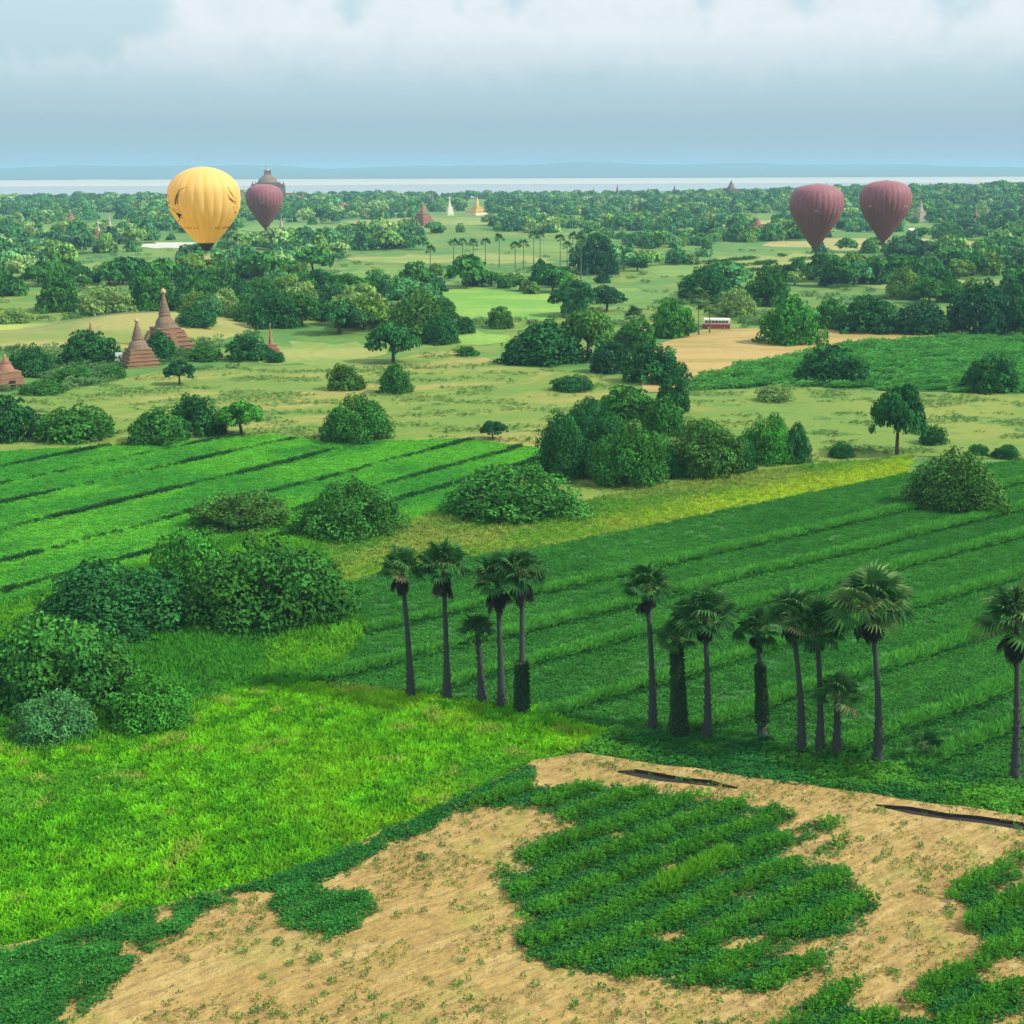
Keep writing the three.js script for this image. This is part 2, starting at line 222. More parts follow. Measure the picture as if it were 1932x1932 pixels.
// clearings further off: [centre x, y, half width, half height, tone, name]
const CLEAR = [
  [930, 572, 150, 30, 'lush', 'bright_green_clearing', 'bright green clearing in the woods at the centre'], [475, 552, 60, 8, 'straw', 'straw_clearing', 'small straw coloured clearing left of centre in the woods'], [30, 622, 90, 15, 'lime', 'lime_clearing', 'lime green clearing at the far left below the woods'],  // the far left clearing has a lighter yellow green base colour
  [240, 506, 110, 10, 'meadow', 'grass_clearing', 'green clearing under the yellow balloon basket'], [90, 458, 120, 8, 'meadow', 'grass_clearing', 'thin green clearing in the woods at far left'], [840, 418, 170, 8, 'pale', 'grass_clearing', 'pale clearing below the brick temple mid distance'],
  [330, 463, 75, 5.5, 'white', 'sand_flat', 'pale sand flat shining behind the yellow balloon'], [1545, 497, 200, 20, 'pale', 'furrowed_clearing', 'pale furrowed field below the two burgundy balloons'], [1650, 461, 190, 10, 'straw', 'straw_clearing', 'straw coloured field right of the burgundy balloons'],
  [870, 489, 190, 9, 'pale', 'grass_clearing', 'long pale clearing with thin palms'], [1095, 468, 110, 8, 'meadow', 'grass_clearing', 'green clearing behind the thin palms'], [1290, 512, 75, 12, 'meadow', 'grass_clearing', 'green clearing left of the furrowed field'],
  [610, 668, 120, 22, 'pale', 'grass_clearing', 'yellow green clearing right of the small stupa'], [900, 640, 70, 13, 'lush', 'grass_clearing', 'green clearing left of the central tree belt'], [1510, 420, 150, 5, 'straw', 'straw_clearing', 'thin straw coloured strip behind the burgundy balloons'],
  [120, 430, 160, 6, 'meadow', 'grass_clearing', 'distant green strip at far left'], [1180, 560, 80, 14, 'meadow', 'grass_clearing', 'green gap in the woods left of the bus'], [1800, 540, 140, 12, 'pale', 'grass_clearing', 'pale gap in the woods at far right'], [560, 430, 120, 6, 'meadow', 'grass_clearing', 'distant green strip under the hazy burgundy balloon'], [700, 520, 90, 9, 'meadow', 'grass_clearing', 'green gap in the woods at centre left'], [1240, 622, 50, 10, 'straw', 'straw_clearing', 'dry track end beside the bus'],
];
const CLEARPX = CLEAR.map(([cx, cy, rx, ry]) => Array.from({ length: 28 }, (_, i) => { const a = i / 28 * 2 * Math.PI, k = 1 + 0.30 * (vn(i * 0.9 + cx, cy) - 0.5) * 2; return [cx + rx * Math.cos(a) * k, cy + ry * Math.sin(a) * k]; }));
CLEARPX.forEach((poly, i) => {
  const [, , , , tone, name, label] = CLEAR[i], A = { lush: [0.10, 0.25, 0.018], lime: [0.18, 0.28, 0.03], straw: [0.24, 0.23, 0.065], meadow: [0.08, 0.185, 0.022], pale: [0.14, 0.21, 0.03], white: [0.40, 0.40, 0.35] }[tone], B = { lush: [0.16, 0.29, 0.03], lime: [0.27, 0.33, 0.05], straw: [0.30, 0.26, 0.085], meadow: [0.13, 0.22, 0.03], pale: [0.21, 0.24, 0.05], white: [0.46, 0.44, 0.38] }[tone];
  sheet(name, worldPoly(poly), 0.014 + i * 0.004, { tex: 192, label, fn: (x, z) => vary(mix3(A, B, ss(0.35, 0.65, fbm(x / 22 + i * 7, z / 16, 4))), x / 2, z / 2, 0.3) });
});
// a low rise behind the stupas, and rising ground far off on the right
const RISES = [{ c: ground(255, 622), rx: 34, rz: 46, h: 5.6, skew: 0.5 }, { c: ground(70, 640), rx: 42, rz: 26, h: 2.4, skew: 0.2 }];
const FAR = { x: 760, z: -1900, rx: 620, rz: 420, h: 17 };
function rise(x, z) {
  let h = 0; for (const r of RISES) { const dx = (x - r.c.x) / r.rx, dz = (z - r.c.z) / r.rz - dx * r.skew * 0.0; const q = dx * dx + dz * dz; h = Math.max(h, r.h * Math.exp(-q * 1.6) - 0.18 * r.h); }
  const dx = (x - FAR.x) / FAR.rx, dz = (z - FAR.z) / FAR.rz; h = Math.max(h, FAR.h * Math.exp(-(dx * dx + dz * dz) * 1.5) - 1.5); return h;
}
function riseSheet(name, x0, x1, z0, z1, nx, nz, fn, label) {
  const g = new THREE.PlaneGeometry(1, 1, nx, nz), p = g.attributes.position, uv = g.attributes.uv;
  for (let i = 0; i < p.count; i++) { const a = p.getX(i) + 0.5, b = p.getY(i) + 0.5, x = x0 + a * (x1 - x0), z = z0 + b * (z1 - z0); const h = rise(x, z); p.setXYZ(i, x, h > 0 ? h : -0.6, z); uv.setXY(i, a, b); }
  g.computeVertexNormals(); const o = top(name, new THREE.Mesh(g, new THREE.MeshStandardMaterial({ roughness: 0.97, side: THREE.DoubleSide, map: paint(x0, z0, x1, z1, 256, 256, fn) }))); tag(o, label, 'rise', null, 'structure');
}
{ const c = RISES[0].c; riseSheet('grassy_mound', c.x - 130, c.x + 90, c.z - 90, c.z + 90, 110, 90, (x, z) => vary(mix3([0.14, 0.19, 0.03], [0.24, 0.235, 0.06], ss(0.3, 0.65, fbm(x / 25, z / 14, 4))), x, z, 0.25), 'low dry grassy mound behind the tallest brick stupa'); }
riseSheet('far_rise', FAR.x - 1000, FAR.x + 1000, FAR.z - 700, FAR.z + 700, 60, 50, (x, z) => vary(mix3(C.leaf, C.meadow, fbm(x / 60, z / 60, 3)), x / 8, z / 8, 0.3), 'gently rising wooded ground at far right');

{ // river, sandbars, far bank, hills
  const wig = (x, s, a) => a * (fbm(x / s + 3, 7, 3) - 0.5) * 2;
  const band = (near, far, y, name, mat, label) => { const n = 160, pos = [], idx = [], uv = []; for (let i = 0; i <= n; i++) { const x = -5200 + 10400 * i / n; pos.push(x, y, -near(x), x, y, -far(x)); uv.push(x / 900, 0, x / 900, 1); if (i < n) { const a = 2 * i; idx.push(a, a + 2, a + 1, a + 1, a + 2, a + 3); } } const g = new THREE.BufferGeometry(); g.setAttribute('position', new THREE.Float32BufferAttribute(pos, 3)); g.setAttribute('uv', new THREE.Float32BufferAttribute(uv, 2)); g.setIndex(idx); g.computeVertexNormals(); const o = top(name, new THREE.Mesh(g, mat)); tag(o, label, name.replace('_', ' '), null, 'structure'); };
  band((x) => 2280 + wig(x, 500, 120) + Math.max(0, x - 300) * 0.55, (x) => 4300 + wig(x + 900, 700, 160) + x * 0.12, 0.9, 'river', new THREE.MeshStandardMaterial({ color: lin(0.24, 0.28, 0.30), roughness: 0.6 }), 'broad pale river across the whole view');
  band((x) => 4300 + wig(x + 900, 700, 160) + x * 0.12, (x) => 7600 + wig(x + 2900, 900, 500), 1.2, 'sandbank', std(0.40, 0.385, 0.33, 0.95), 'pale sandbank on the far side of the river');
  const g = new THREE.PlaneGeometry(1, 1, 200, 24), p = g.attributes.position;
  for (let i = 0; i < p.count; i++) { const a = p.getX(i) + 0.5, b = p.getY(i) + 0.5, x = -12000 + 24000 * a, d = 7300 + 4200 * b; const h = 2 + 14 * ss(0.1, 0.6, b) + 72 * ss(0.3, 1, b) * (0.1 + 1.3 * fbm(x / 1300 + 5, d / 2600, 4)) + (vn(x / 90, d / 160) - 0.5) * 10 * ss(0, 0.1, b); p.setXYZ(i, x, h, -d); }
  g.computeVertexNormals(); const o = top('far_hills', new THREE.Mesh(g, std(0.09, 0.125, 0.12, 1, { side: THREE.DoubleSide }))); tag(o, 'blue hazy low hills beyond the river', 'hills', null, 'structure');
}

// ---------------------------------------------------------------- crops, grass and weeds (nobody could count them)
const inView = (x, z, m = 0.14) => { const q = seen(V(x, 0, z)); return q.depth > 1 && q.x > -1932 * m && q.x < 1932 * (1 + m) && q.y < 1932 * (1 + m); };
function leafGeo(list) {                                         // list of [x,y,z, dirx,diry,dirz, length, width, roll] -> folded leaf blades
  const pos = [];
  for (const [x, y, z, dx, dy, dz, L, w, roll] of list) {
    const d = V(dx, dy, dz).normalize(), a = Math.abs(d.y) > 0.95 ? V(1, 0, 0) : V(0, 1, 0), s = d.clone().cross(a).normalize(), n = s.clone().cross(d);
    const side = s.clone().multiplyScalar(Math.cos(roll)).addScaledVector(n, Math.sin(roll)), up = n.clone().multiplyScalar(Math.cos(roll)).addScaledVector(s, -Math.sin(roll));
    const b = V(x, y, z), t = b.clone().addScaledVector(d, L).addScaledVector(up, -L * 0.12), m = b.clone().addScaledVector(d, L * 0.48).addScaledVector(up, L * 0.05), l = m.clone().addScaledVector(side, w).addScaledVector(up, w * 0.3), r = m.clone().addScaledVector(side, -w).addScaledVector(up, w * 0.3);
    for (const q of [b, r, t, b, t, l]) pos.push(q.x, q.y, q.z);
  }
  const g = new THREE.BufferGeometry(); g.setAttribute('position', new THREE.Float32BufferAttribute(pos, 3)); return g;
}
function tuft(seed, n, h, spread, L, w, upright) {               // a small plant of n leaves
  const r = rng(seed), l = [];
  for (let i = 0; i < n; i++) { const a = r() * 6.283, q = Math.sqrt(r()) * spread, y = h * (upright ? r() * 0.25 : 0.15 + 0.75 * r() * (1 - 0.5 * q / spread)); const e = upright ? 1.0 + r() * 1.6 : -0.1 + r() * 0.9; l.push([Math.cos(a) * q, y, Math.sin(a) * q, Math.cos(a + r() - 0.5), e, Math.sin(a + r() - 0.5), L * (0.65 + 0.7 * r()), w * (0.7 + 0.6 * r()), (r() - 0.5) * 1.8]); }
  return leafGeo(l);
}
const PLANT = { grass: tuft(3, 9, 0.5, 0.24, 0.55, 0.085, true), crop: tuft(5, 20, 0.38, 0.32, 0.2, 0.075, false), bush: tuft(7, 64, 0.95, 0.52, 0.24, 0.085, false), low: tuft(9, 12, 0.2, 0.34, 0.24, 0.09, false), tall: tuft(12, 14, 0.75, 0.3, 0.6, 0.06, true), weed: tuft(15, 9, 0.25, 0.22, 0.26, 0.05, false), stem: tuft(18, 46, 0.9, 0.42, 0.30, 0.06, false), sprout: tuft(19, 5, 0.2, 0.1, 0.2, 0.035, true) };
const leafMat = new THREE.MeshPhysicalMaterial({ color: 0xffffff, roughness: 0.95, side: THREE.DoubleSide, transmission: 0.42, thickness: 0, specularIntensity: 0.08 });
const LUSH = 1.8, MM = new THREE.Matrix4(), QQ = new THREE.Quaternion(), EE = new THREE.Euler();
function sow(name, geo, spots, label, category) {                // spots: [x, y, z, size, height, r, g, b]
  const m = new THREE.InstancedMesh(geo, leafMat, spots.length), r = rng(spots.length), c = new THREE.Color();
  spots.forEach(([x, y, z, s, h, cr, cg, cb], i) => { EE.set((r() - 0.5) * 0.3, r() * 6.283, (r() - 0.5) * 0.3); MM.compose(V(x, y, z), QQ.setFromEuler(EE), V(s, h, s)); m.setMatrixAt(i, MM); const k = 0.75 + 0.5 * r(); m.setColorAt(i, c.setRGB(cr * k * LUSH, cg * k * LUSH, cb * k * LUSH)); });
  top(name, m); return tag(m, label, category, null, 'stuff');
}
function scatter(poly, step, seed, fn) {                          // jittered grid over an outline; fn gives a spot or nothing
  let x0 = 1e9, x1 = -1e9, z0 = 1e9, z1 = -1e9; for (const [x, z] of poly) { x0 = Math.min(x0, x); x1 = Math.max(x1, x); z0 = Math.min(z0, z); z1 = Math.max(z1, z); }
  const r = rng(seed), out = [];
  for (let x = x0; x < x1; x += step) for (let z = z0; z < z1; z += step) { const a = x + r() * step, b = z + r() * step; if (!inPoly(poly, a, b) || !inView(a, b)) continue; const s = fn(a, b, r); if (s) out.push(s); }
  return out;
}
const K = (c, k = 1) => [c[0] * k, c[1] * k, c[2] * k];
// bright field: knee-high crop, yellower in drifts
sow('green_crop', PLANT.grass, scatter(roughen(F.bright, 2.2, 1.3, 2), 0.36, 21, (x, z, r) => { const n = fbm(x / 8 + 3, z / 8, 3), m = fbm(x / 2.2, z / 2.2, 2), d = fbm(x / 12 + 70, z / 12, 3); const fine = vn(x * 1.7 + 5, z * 1.7); let c = mix3([0.05, 0.22, 0.007], [0.115, 0.30, 0.007], ss(0.30, 0.66, 0.6 * n + 0.2 + (m - 0.5) * 0.35 + (fine - 0.5) * 0.35)); c = K(c, 0.68 + 0.64 * fine); c = mix3(c, [0.035, 0.16, 0.015], 0.5 * ss(0.42, 0.32, d)); c = mix3(c, [0.17, 0.30, 0.008], 0.55 * ss(0.42, 0.62, fbm(x / 5 + 80, z / 5 + 3, 3)) * ss(-24, -6, x)); if (m > 0.68 && n > 0.5) c = mix3(c, [0.22, 0.26, 0.05], 0.6); const h = (0.55 + 0.55 * m) * (0.7 + 0.3 * ss(0.36, 0.46, d)); return [x, 0.03, z, 0.9, h, ...c]; }), 'knee high bright green crop covering the field on the left', 'crop');
// rough grass round the big bushes
sow('verge_grass', PLANT.grass, scatter(F.verge, 0.5, 22, (x, z, r) => { const n = fbm(x / 7, z / 7, 3); return [x, 0.02, z, 1.2, 0.6 + 0.8 * r(), ...mix3([0.036, 0.165, 0.014], [0.085, 0.24, 0.012], ss(0.36, 0.62, n))]; }), 'rough grass around the large bushes on the left', 'grass');
// striped field: carpet of low crop, with taller strips between
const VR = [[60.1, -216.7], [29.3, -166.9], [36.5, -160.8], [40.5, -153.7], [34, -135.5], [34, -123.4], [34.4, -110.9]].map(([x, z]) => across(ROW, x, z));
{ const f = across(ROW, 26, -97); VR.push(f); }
sow('strip_crop', PLANT.low, scatter(F.strips, 0.40, 23, (x, z, r) => { const u = along(ROW, x, z), v = across(ROW, x, z), n = fbm(u / 14, v / 5, 3), f = fbm(u / 1.4, v / 0.8, 2); if (f < 0.3) return null; return [x, 0.03, z, 0.85 + 0.4 * r(), 0.6 + 0.7 * r(), ...mix3([0.016, 0.098, 0.014], [0.040, 0.165, 0.022], clamp(n + (f - 0.5) * 0.6))]; }), 'carpet of low dark green crop in the striped field', 'crop');
sow('strip_rows', PLANT.tall, scatter(F.strips, 0.31, 24, (x, z, r) => { const u = along(ROW, x, z), v = across(ROW, x, z); let best = 9; for (const a of VR) best = Math.min(best, Math.abs(v - a + 0.8 * (vn(u / 9, a) - 0.5))); const w = 0.62 + 0.4 * (vn(u / 7, 4) - 0.5); if (best > w || vn(u / 3.1, v / 3) < 0.12) return null; return [x, 0.03, z, 1.2, 0.95 + 0.5 * r(), ...mix3([0.034, 0.165, 0.022], [0.08, 0.25, 0.034], r())]; }), 'taller green strips of grass dividing the striped field', 'grass');
sow('strip_shade_plants', PLANT.crop, scatter(F.strips, 0.34, 48, (x, z, r) => { const u = along(ROW, x, z), v = across(ROW, x, z); let hit = false; for (const a of VR) { const q = v - a + 0.8 * (vn(u / 9, a) - 0.5) - 1.0; if (Math.abs(q) < 0.42 * (0.4 + vn(u / 6, a + 3))) hit = true; } return hit ? [x, 0.03, z, 1.0, 0.6 + 0.5 * r(), ...mix3([0.006, 0.04, 0.008], [0.012, 0.07, 0.012], r())] : null; }), 'dark low plants standing in for shade along the foot of each grass strip', 'weeds');  // very dark leaf colour put in as the shaded front of each strip
sow('bank_plants', PLANT.bush, scatter(F.bank, 0.62, 25, (x, z, r) => { const n = fbm(x / 4.5, z / 4.5, 3); return [x, 0.03, z, 0.7 + 0.5 * r(), 0.35 + 0.6 * r() * n * 1.6, ...mix3([0.014, 0.10, 0.018], [0.06, 0.20, 0.018], ss(0.4, 0.75, n))]; }), 'lush low plants on the bank under the palms', 'plants');
sow('yellow_grass', PLANT.grass, scatter(F.yellow, 0.62, 26, (x, z, r) => { const v = across(ROW, x, z), u = along(ROW, x, z), v0 = across(ROW, ...F.yellow[9]), edge = ss(10 + 5 * vn(u / 20, 3), 3, v0 - v) * (0.25 + 0.75 * ss(0, 40, u - along(ROW, ...F.yellow[11]))), n = fbm(u / 12, v / 6, 3); return [x, 0.03, z, 1.0, 0.45 + 0.5 * r(), ...mix3(mix3([0.07, 0.19, 0.02], [0.17, 0.22, 0.04], ss(0.4, 0.7, n)), [0.25, 0.335, 0.012], edge * (0.6 + 0.4 * r()))]; }), 'yellow green grass on the long strip beside the striped field', 'grass');
// ridged field: even carpet and dark bushy ridges
const VL = [[0, 0]]; VL.length = 0; for (const [x, z] of [[-72.5, -222], [-65.5, -214], [-54, -212], [-46, -201], [-38, -190], [-8, -215], [-13, -194]]) VL.push(across(ROWL, x, z)); VL.push(across(ROWL, -53.5, -149));
sow('ridge_crop', PLANT.low, scatter(F.left, 0.62, 27, (x, z, r) => { const u = along(ROWL, x, z), v = across(ROWL, x, z), n = fbm(u / 14, v / 6, 3); return [x, 0.05, z, 1.2, 0.7 + 0.6 * r(), ...mix3([0.032, 0.18, 0.018], [0.072, 0.26, 0.018], ss(0.35, 0.7, n))]; }), 'even low green crop of the ridged field', 'crop');
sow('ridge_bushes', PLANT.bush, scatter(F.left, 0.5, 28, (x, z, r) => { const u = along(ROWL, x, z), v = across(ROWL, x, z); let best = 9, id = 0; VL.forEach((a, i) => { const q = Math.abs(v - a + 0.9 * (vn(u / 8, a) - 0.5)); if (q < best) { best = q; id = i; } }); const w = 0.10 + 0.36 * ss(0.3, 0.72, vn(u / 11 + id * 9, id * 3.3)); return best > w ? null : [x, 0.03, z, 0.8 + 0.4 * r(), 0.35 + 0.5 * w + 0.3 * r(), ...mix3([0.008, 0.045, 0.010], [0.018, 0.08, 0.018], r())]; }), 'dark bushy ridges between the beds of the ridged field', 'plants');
sow('pasture_weeds', PLANT.weed, [...scatter(F.pasture, 1.15, 29, (x, z, r) => { const n = fbm(x / 9, z / 5, 3); return n < 0.48 + 0.2 * r() ? null : [x, 0.05, z, 1.6 + r(), 0.8 + r(), ...mix3([0.04, 0.13, 0.03], [0.11, 0.17, 0.05], r())]; }), ...scatter(F.lea, 1.0, 30, (x, z, r) => { const n = fbm(x / 9 + 30, z / 5, 3); return n < 0.46 + 0.2 * r() ? null : [x, 0.05, z, 1.6 + r(), 0.8 + r(), ...mix3([0.04, 0.13, 0.03], [0.11, 0.17, 0.05], r())]; })], 'weeds dotted over the pale pastures', 'weeds');
sow('bean_plants', PLANT.bush, scatter(F.beans, 1.25, 31, (x, z, r) => { const u = along(1.2, x, z), v = across(1.2, x, z); const row = Math.abs(((v / 4.6 + 0.9 * vn(u / 16, v / 20)) % 1 + 1) % 1 - 0.5), n = fbm(x / 11, z / 7, 3), gap = vn(u / 5, v / 4); if (row > 0.27 || gap < 0.2) return null; return [x, 0.05, z, 1.7 + 1.3 * r(), 0.9 + 1.9 * n * r(), ...mix3([0.026, 0.135, 0.022], [0.062, 0.21, 0.034], r())]; }), 'rows of bushy green crop below the sandy clearing', 'crop');
// foreground: rows of tall plants with low crop between, ground cover, weeds on the sand
const SY = 0.3, RS = 2.85, inCrop = (x, z) => inPoly(F.crop, x, z) ? 1 : inPoly(F.crop2, x, z) ? 2 : 0;
const patch = (x, z) => fbm(x / 5 + 21, z / 5 + 8, 3);
const cropPts = [...F.crop, ...F.crop2];
const areaPoly = [[-6, -60], [60, -60], [60, -112], [-6, -112]];
const ragged = (x, z) => fbm(x / 2.6 + 4, z / 2.6 + 1, 3);
const edgeOf = (x, z) => { const o = 0.3 + 1.3 * ragged(x, z); let n = 0; for (let i = 0; i < 8; i++) n += inCrop(x + o * Math.cos(i * 0.785), z + o * Math.sin(i * 0.785)) ? 1 : 0; return n / 8; };
const rowAt = (x, z) => { const v = across(ROW, x, z) / RS + 0.1 * (vn(along(ROW, x, z) / 5, 8) - 0.5); return Math.abs(((v % 1) + 1) % 1 - 0.5) * RS; };
sow('row_plants', PLANT.stem, scatter(areaPoly, 0.34, 32, (x, z, r) => { const k = inCrop(x, z); if (!k) return null; const d = rowAt(x, z), p = patch(x, z), ed = edgeOf(x, z); if (ed < 1 && r() > ed * 1.1 - 0.25) return null; if (d > 0.34 + 0.22 * vn(x * 1.1, z * 1.1) || (k === 2 && p + 0.12 * ss(0.7, 0.1, d) < 0.56) || (k === 1 && p < 0.29)) return null; const u = along(ROW, x, z); return [x, SY, z, 0.6 + 0.35 * r(), (0.6 + 0.7 * vn(u / 2.2, across(ROW, x, z) / 1.5) + 0.35 * r()), ...mix3([0.020, 0.125, 0.012], [0.065, 0.205, 0.016], r() * 0.8 + 0.3 * p)]; }), 'rows of tall leafy green plants in the sandy field', 'crop');
sow('row_groundcover', PLANT.crop, scatter(areaPoly, 0.30, 33, (x, z, r) => { const k = inCrop(x, z); if (!k) return null; const d = rowAt(x, z), p = patch(x, z), ed = edgeOf(x, z); if (ed < 1 && r() > ed - 0.3) return null; if (d < 0.3 || (k === 2 && p < 0.60) || (k === 1 && p < 0.36 && d > 0.6) || vn(x * 0.9, z * 0.9) < 0.16) return null; return [x, SY, z, 0.9 + 0.4 * r(), 0.6 + 1.1 * r() * vn(x * 0.7, z * 0.7), ...mix3([0.010, 0.082, 0.018], [0.030, 0.135, 0.02], r())]; }), 'low dark crop growing between the leafy rows', 'crop');
{ // a short stretch of one row is a lighter, taller plant
  const a = ground(1238, 1692, SY), b = ground(1372, 1620, SY), s = [], r = rng(4); for (let i = 0; i < 150; i++) { const t = r(); s.push([a.x + (b.x - a.x) * t + (r() - 0.5) * 0.7, SY, a.z + (b.z - a.z) * t + (r() - 0.5) * 0.7, 1.0, 1.25 + 0.4 * r(), ...mix3([0.06, 0.21, 0.012], [0.11, 0.26, 0.012], r())]); }
  sow('light_row', PLANT.tall, s, 'short light green stretch of one row in the crop', 'crop');
}
sow('rim_plants', PLANT.crop, scatter(F.rim, 0.26, 44, (x, z, r) => (fbm(x / 2 + 5, z / 2, 3) < 0.36 ? null : [x, SY - 0.1, z, 0.9 + 0.3 * r(), 0.7 + 0.8 * r(), ...mix3([0.012, 0.088, 0.018], [0.028, 0.14, 0.022], r())])), 'dark green plants along the seam of bright field and sand', 'plants');
sow('groundcover', PLANT.crop, scatter(F.cover, 0.24, 34, (x, z, r) => { const n = fbm(x / 3 + 5, z / 3, 3), w = rowAt(x, z); const ed = inPoly(F.cover, x + 1.2 * (ragged(x, z) - 0.2), z + 1.6 * ragged(z, x)) && inPoly(F.cover, x - 1.2 * ragged(z, x), z - 1.6 * ragged(x, z)); if (n < 0.30 || (!ed && r() < 0.5)) return null; const hump = vn(x * 0.8 + 3, z * 0.8); if (hump < 0.14) return null; return [x, SY, z, 0.8 + 0.6 * r() * hump, 0.35 + 1.5 * hump * n + (w < 0.5 ? 0.45 : 0), ...K(mix3([0.014, 0.092, 0.016], [0.034, 0.155, 0.022], r()), 0.75 + 0.5 * hump)]; }), 'dense dark green ground cover along the edge of the bright field', 'plants');
sow('sand_weeds', PLANT.weed, scatter(F.sand, 0.5, 35, (x, z, r) => { const n = fbm(x / 6 + 2, z / 6 + 9, 3), m = fbm(x / 1.3, z / 1.3, 2); const near = r(); if (n + (m - 0.5) * 1.0 < 0.44 + 0.30 * near) return null; const dry = r(); return [x, SY, z, 0.35 + 0.75 * r() * r(), 0.5 + 0.8 * r(), ...(dry < 0.42 ? mix3([0.20, 0.19, 0.05], [0.13, 0.16, 0.04], r()) : mix3([0.03, 0.12, 0.02], [0.07, 0.17, 0.025], r()))]; }), 'sparse weeds and seedlings on the sand', 'weeds');
sow('sand_sprouts', PLANT.sprout, scatter(F.sand, 0.55, 46, (x, z, r) => (fbm(x / 3 + 7, z / 3 + 40, 3) < 0.44 + 0.3 * r() ? null : [x, SY, z, 0.5 + 0.7 * r(), 0.5 + 0.9 * r(), ...mix3([0.17, 0.15, 0.05], [0.06, 0.13, 0.03], r())])), 'thin dry sprouts scattered over the sand', 'weeds');
sow('sand_bushes', PLANT.bush, scatter(F.sand, 1.3, 36, (x, z, r) => { const n = fbm(x / 5 + 12, z / 5 + 19, 3); const by = Math.exp(-Math.hypot(x + 12.5, z + 78) / 6); if (n < 0.42 - by * 0.3 || r() < 0.62 - by * 0.6) return null; return [x, SY, z, 0.25 + 0.45 * r() * r(), 0.25 + 0.45 * r(), ...mix3([0.018, 0.10, 0.02], [0.05, 0.16, 0.022], r())]; }), 'small leafy plants standing singly on the sand', 'plants');
{ // dark ridge lines across the furrowed far field
  const s = [], r = rng(6); for (const [ax, ay, bx, by] of [[1375, 505, 1560, 487], [1400, 515, 1690, 486], [1480, 516, 1760, 485], [1330, 497, 1480, 484], [1620, 470, 1790, 462]]) { const a = ground(ax, ay), b = ground(bx, by), L = a.distanceTo(b); for (let i = 0; i < L * 1.1; i++) { const t = r(); if (vn(t * 9 + ay, 2) < 0.3) continue; s.push([a.x + (b.x - a.x) * t, 0.1, a.z + (b.z - a.z) * t + (r() - 0.5) * 2, 2.6, 1.5 + r(), ...K([0.03, 0.10, 0.025])]); } }
  sow('ridge_hedges', PLANT.bush, s, 'dark green ridges across the furrowed far field', 'plants');
}

// ---------------------------------------------------------------- trees
function makeCrown({ seed, leaves, size, clumps, open = false, flat = 0.7, low = 0.0 }) {     // unit tree: radius 1, top at 1
  const r = rng(seed), pos = [], col = [], cl = [];
  const lobe = (a) => 0.72 + 0.52 * vn(Math.cos(a) * 1.5 + seed * 1.3, Math.sin(a) * 1.5 + 9);
  for (let i = 0; i < clumps; i++) {
    const a = i * 2.39996 + r() * 0.9, u = (i + 0.5) / clumps, e = Math.asin(clamp(1 - u * (open ? 0.98 : 1.12), -0.12, 1)), cr = (0.13 + 0.26 * Math.pow(r(), 1.6)) * (clumps > 30 ? 0.9 : 1.1), R = (1 - cr * 0.8) * lobe(a) * (0.74 + 0.36 * r());
    let y = Math.sin(e) * (1 - cr * flat * 0.9) * (0.74 + 0.34 * vn(Math.cos(a) * Math.cos(e) * 2.2 + seed, Math.sin(a) * Math.cos(e) * 2.2) + 0.08 * r()); if (open) y = 0.36 + 0.64 * y * 0.96;
    cl.push({ x: Math.cos(a) * Math.cos(e) * R, y: Math.max(y, cr * flat * 0.6), z: Math.sin(a) * Math.cos(e) * R, r: cr, t: 0.58 + 0.84 * r(), w: r() });
  }
  if (!open) for (let i = 0; i < clumps * 0.35; i++) { const a = r() * 6.283, q = 0.25 + 0.5 * r(); cl.push({ x: Math.cos(a) * q, y: 0.12 + 0.45 * r(), z: Math.sin(a) * q, r: 0.3, t: 0.8, w: r() }); }
  else for (let i = 0; i < clumps * 0.25; i++) { const a = r() * 6.283, q = 0.5 * r(); cl.push({ x: Math.cos(a) * q, y: 0.5 + 0.2 * r(), z: Math.sin(a) * q, r: 0.26, t: 0.8, w: r() }); }
  const total = cl.reduce((s, c) => s + c.r * c.r, 0);
  for (const c of cl) {
    const n = Math.max(3, Math.round(leaves * c.r * c.r / total));
    for (let i = 0; i < n; i++) {
      const a = r() * 6.283, cy = 1 - 1.62 * Math.pow(r(), 1.1), sy = Math.sqrt(Math.max(0, 1 - cy * cy)), k = c.r * (0.72 + 0.38 * r());
      const nx = Math.cos(a) * sy, ny = cy, nz = Math.sin(a) * sy, x = c.x + nx * k, y = c.y + ny * k * flat, z = c.z + nz * k;
      if (y < low) continue;
      const s = size * (0.6 + 0.8 * r()), N = V(nx + (r() - 0.5) * 1.5, ny * 0.8 + 0.35 + (r() - 0.5) * 1.3, nz + (r() - 0.5) * 1.5).normalize();
      const T = V(r() - 0.5, r() - 0.8, r() - 0.5).cross(N).normalize(), B = N.clone().cross(T);
      const P0 = [x - T.x * s, y - T.y * s, z - T.z * s], P1 = [x + T.x * s - N.x * s * 0.35, y + T.y * s - N.y * s * 0.35, z + T.z * s - N.z * s * 0.35], P2 = [x + B.x * s * 0.62, y + B.y * s * 0.62, z + B.z * s * 0.62], P3 = [x - B.x * s * 0.62, y - B.y * s * 0.62, z - B.z * s * 0.62];
      pos.push(...P0, ...P3, ...P1, ...P0, ...P1, ...P2);
      const t = c.t * (0.75 + 0.5 * r()), q = c.w * 0.5 + r() * 0.3; for (let j = 0; j < 6; j++) col.push(t * (0.8 + 0.5 * q), t, t * (1.1 - 0.35 * q));
    }
  }
  const g = new THREE.BufferGeometry(); g.setAttribute('position', new THREE.Float32BufferAttribute(pos, 3)); g.setAttribute('color', new THREE.Float32BufferAttribute(col, 3)); return g;
}
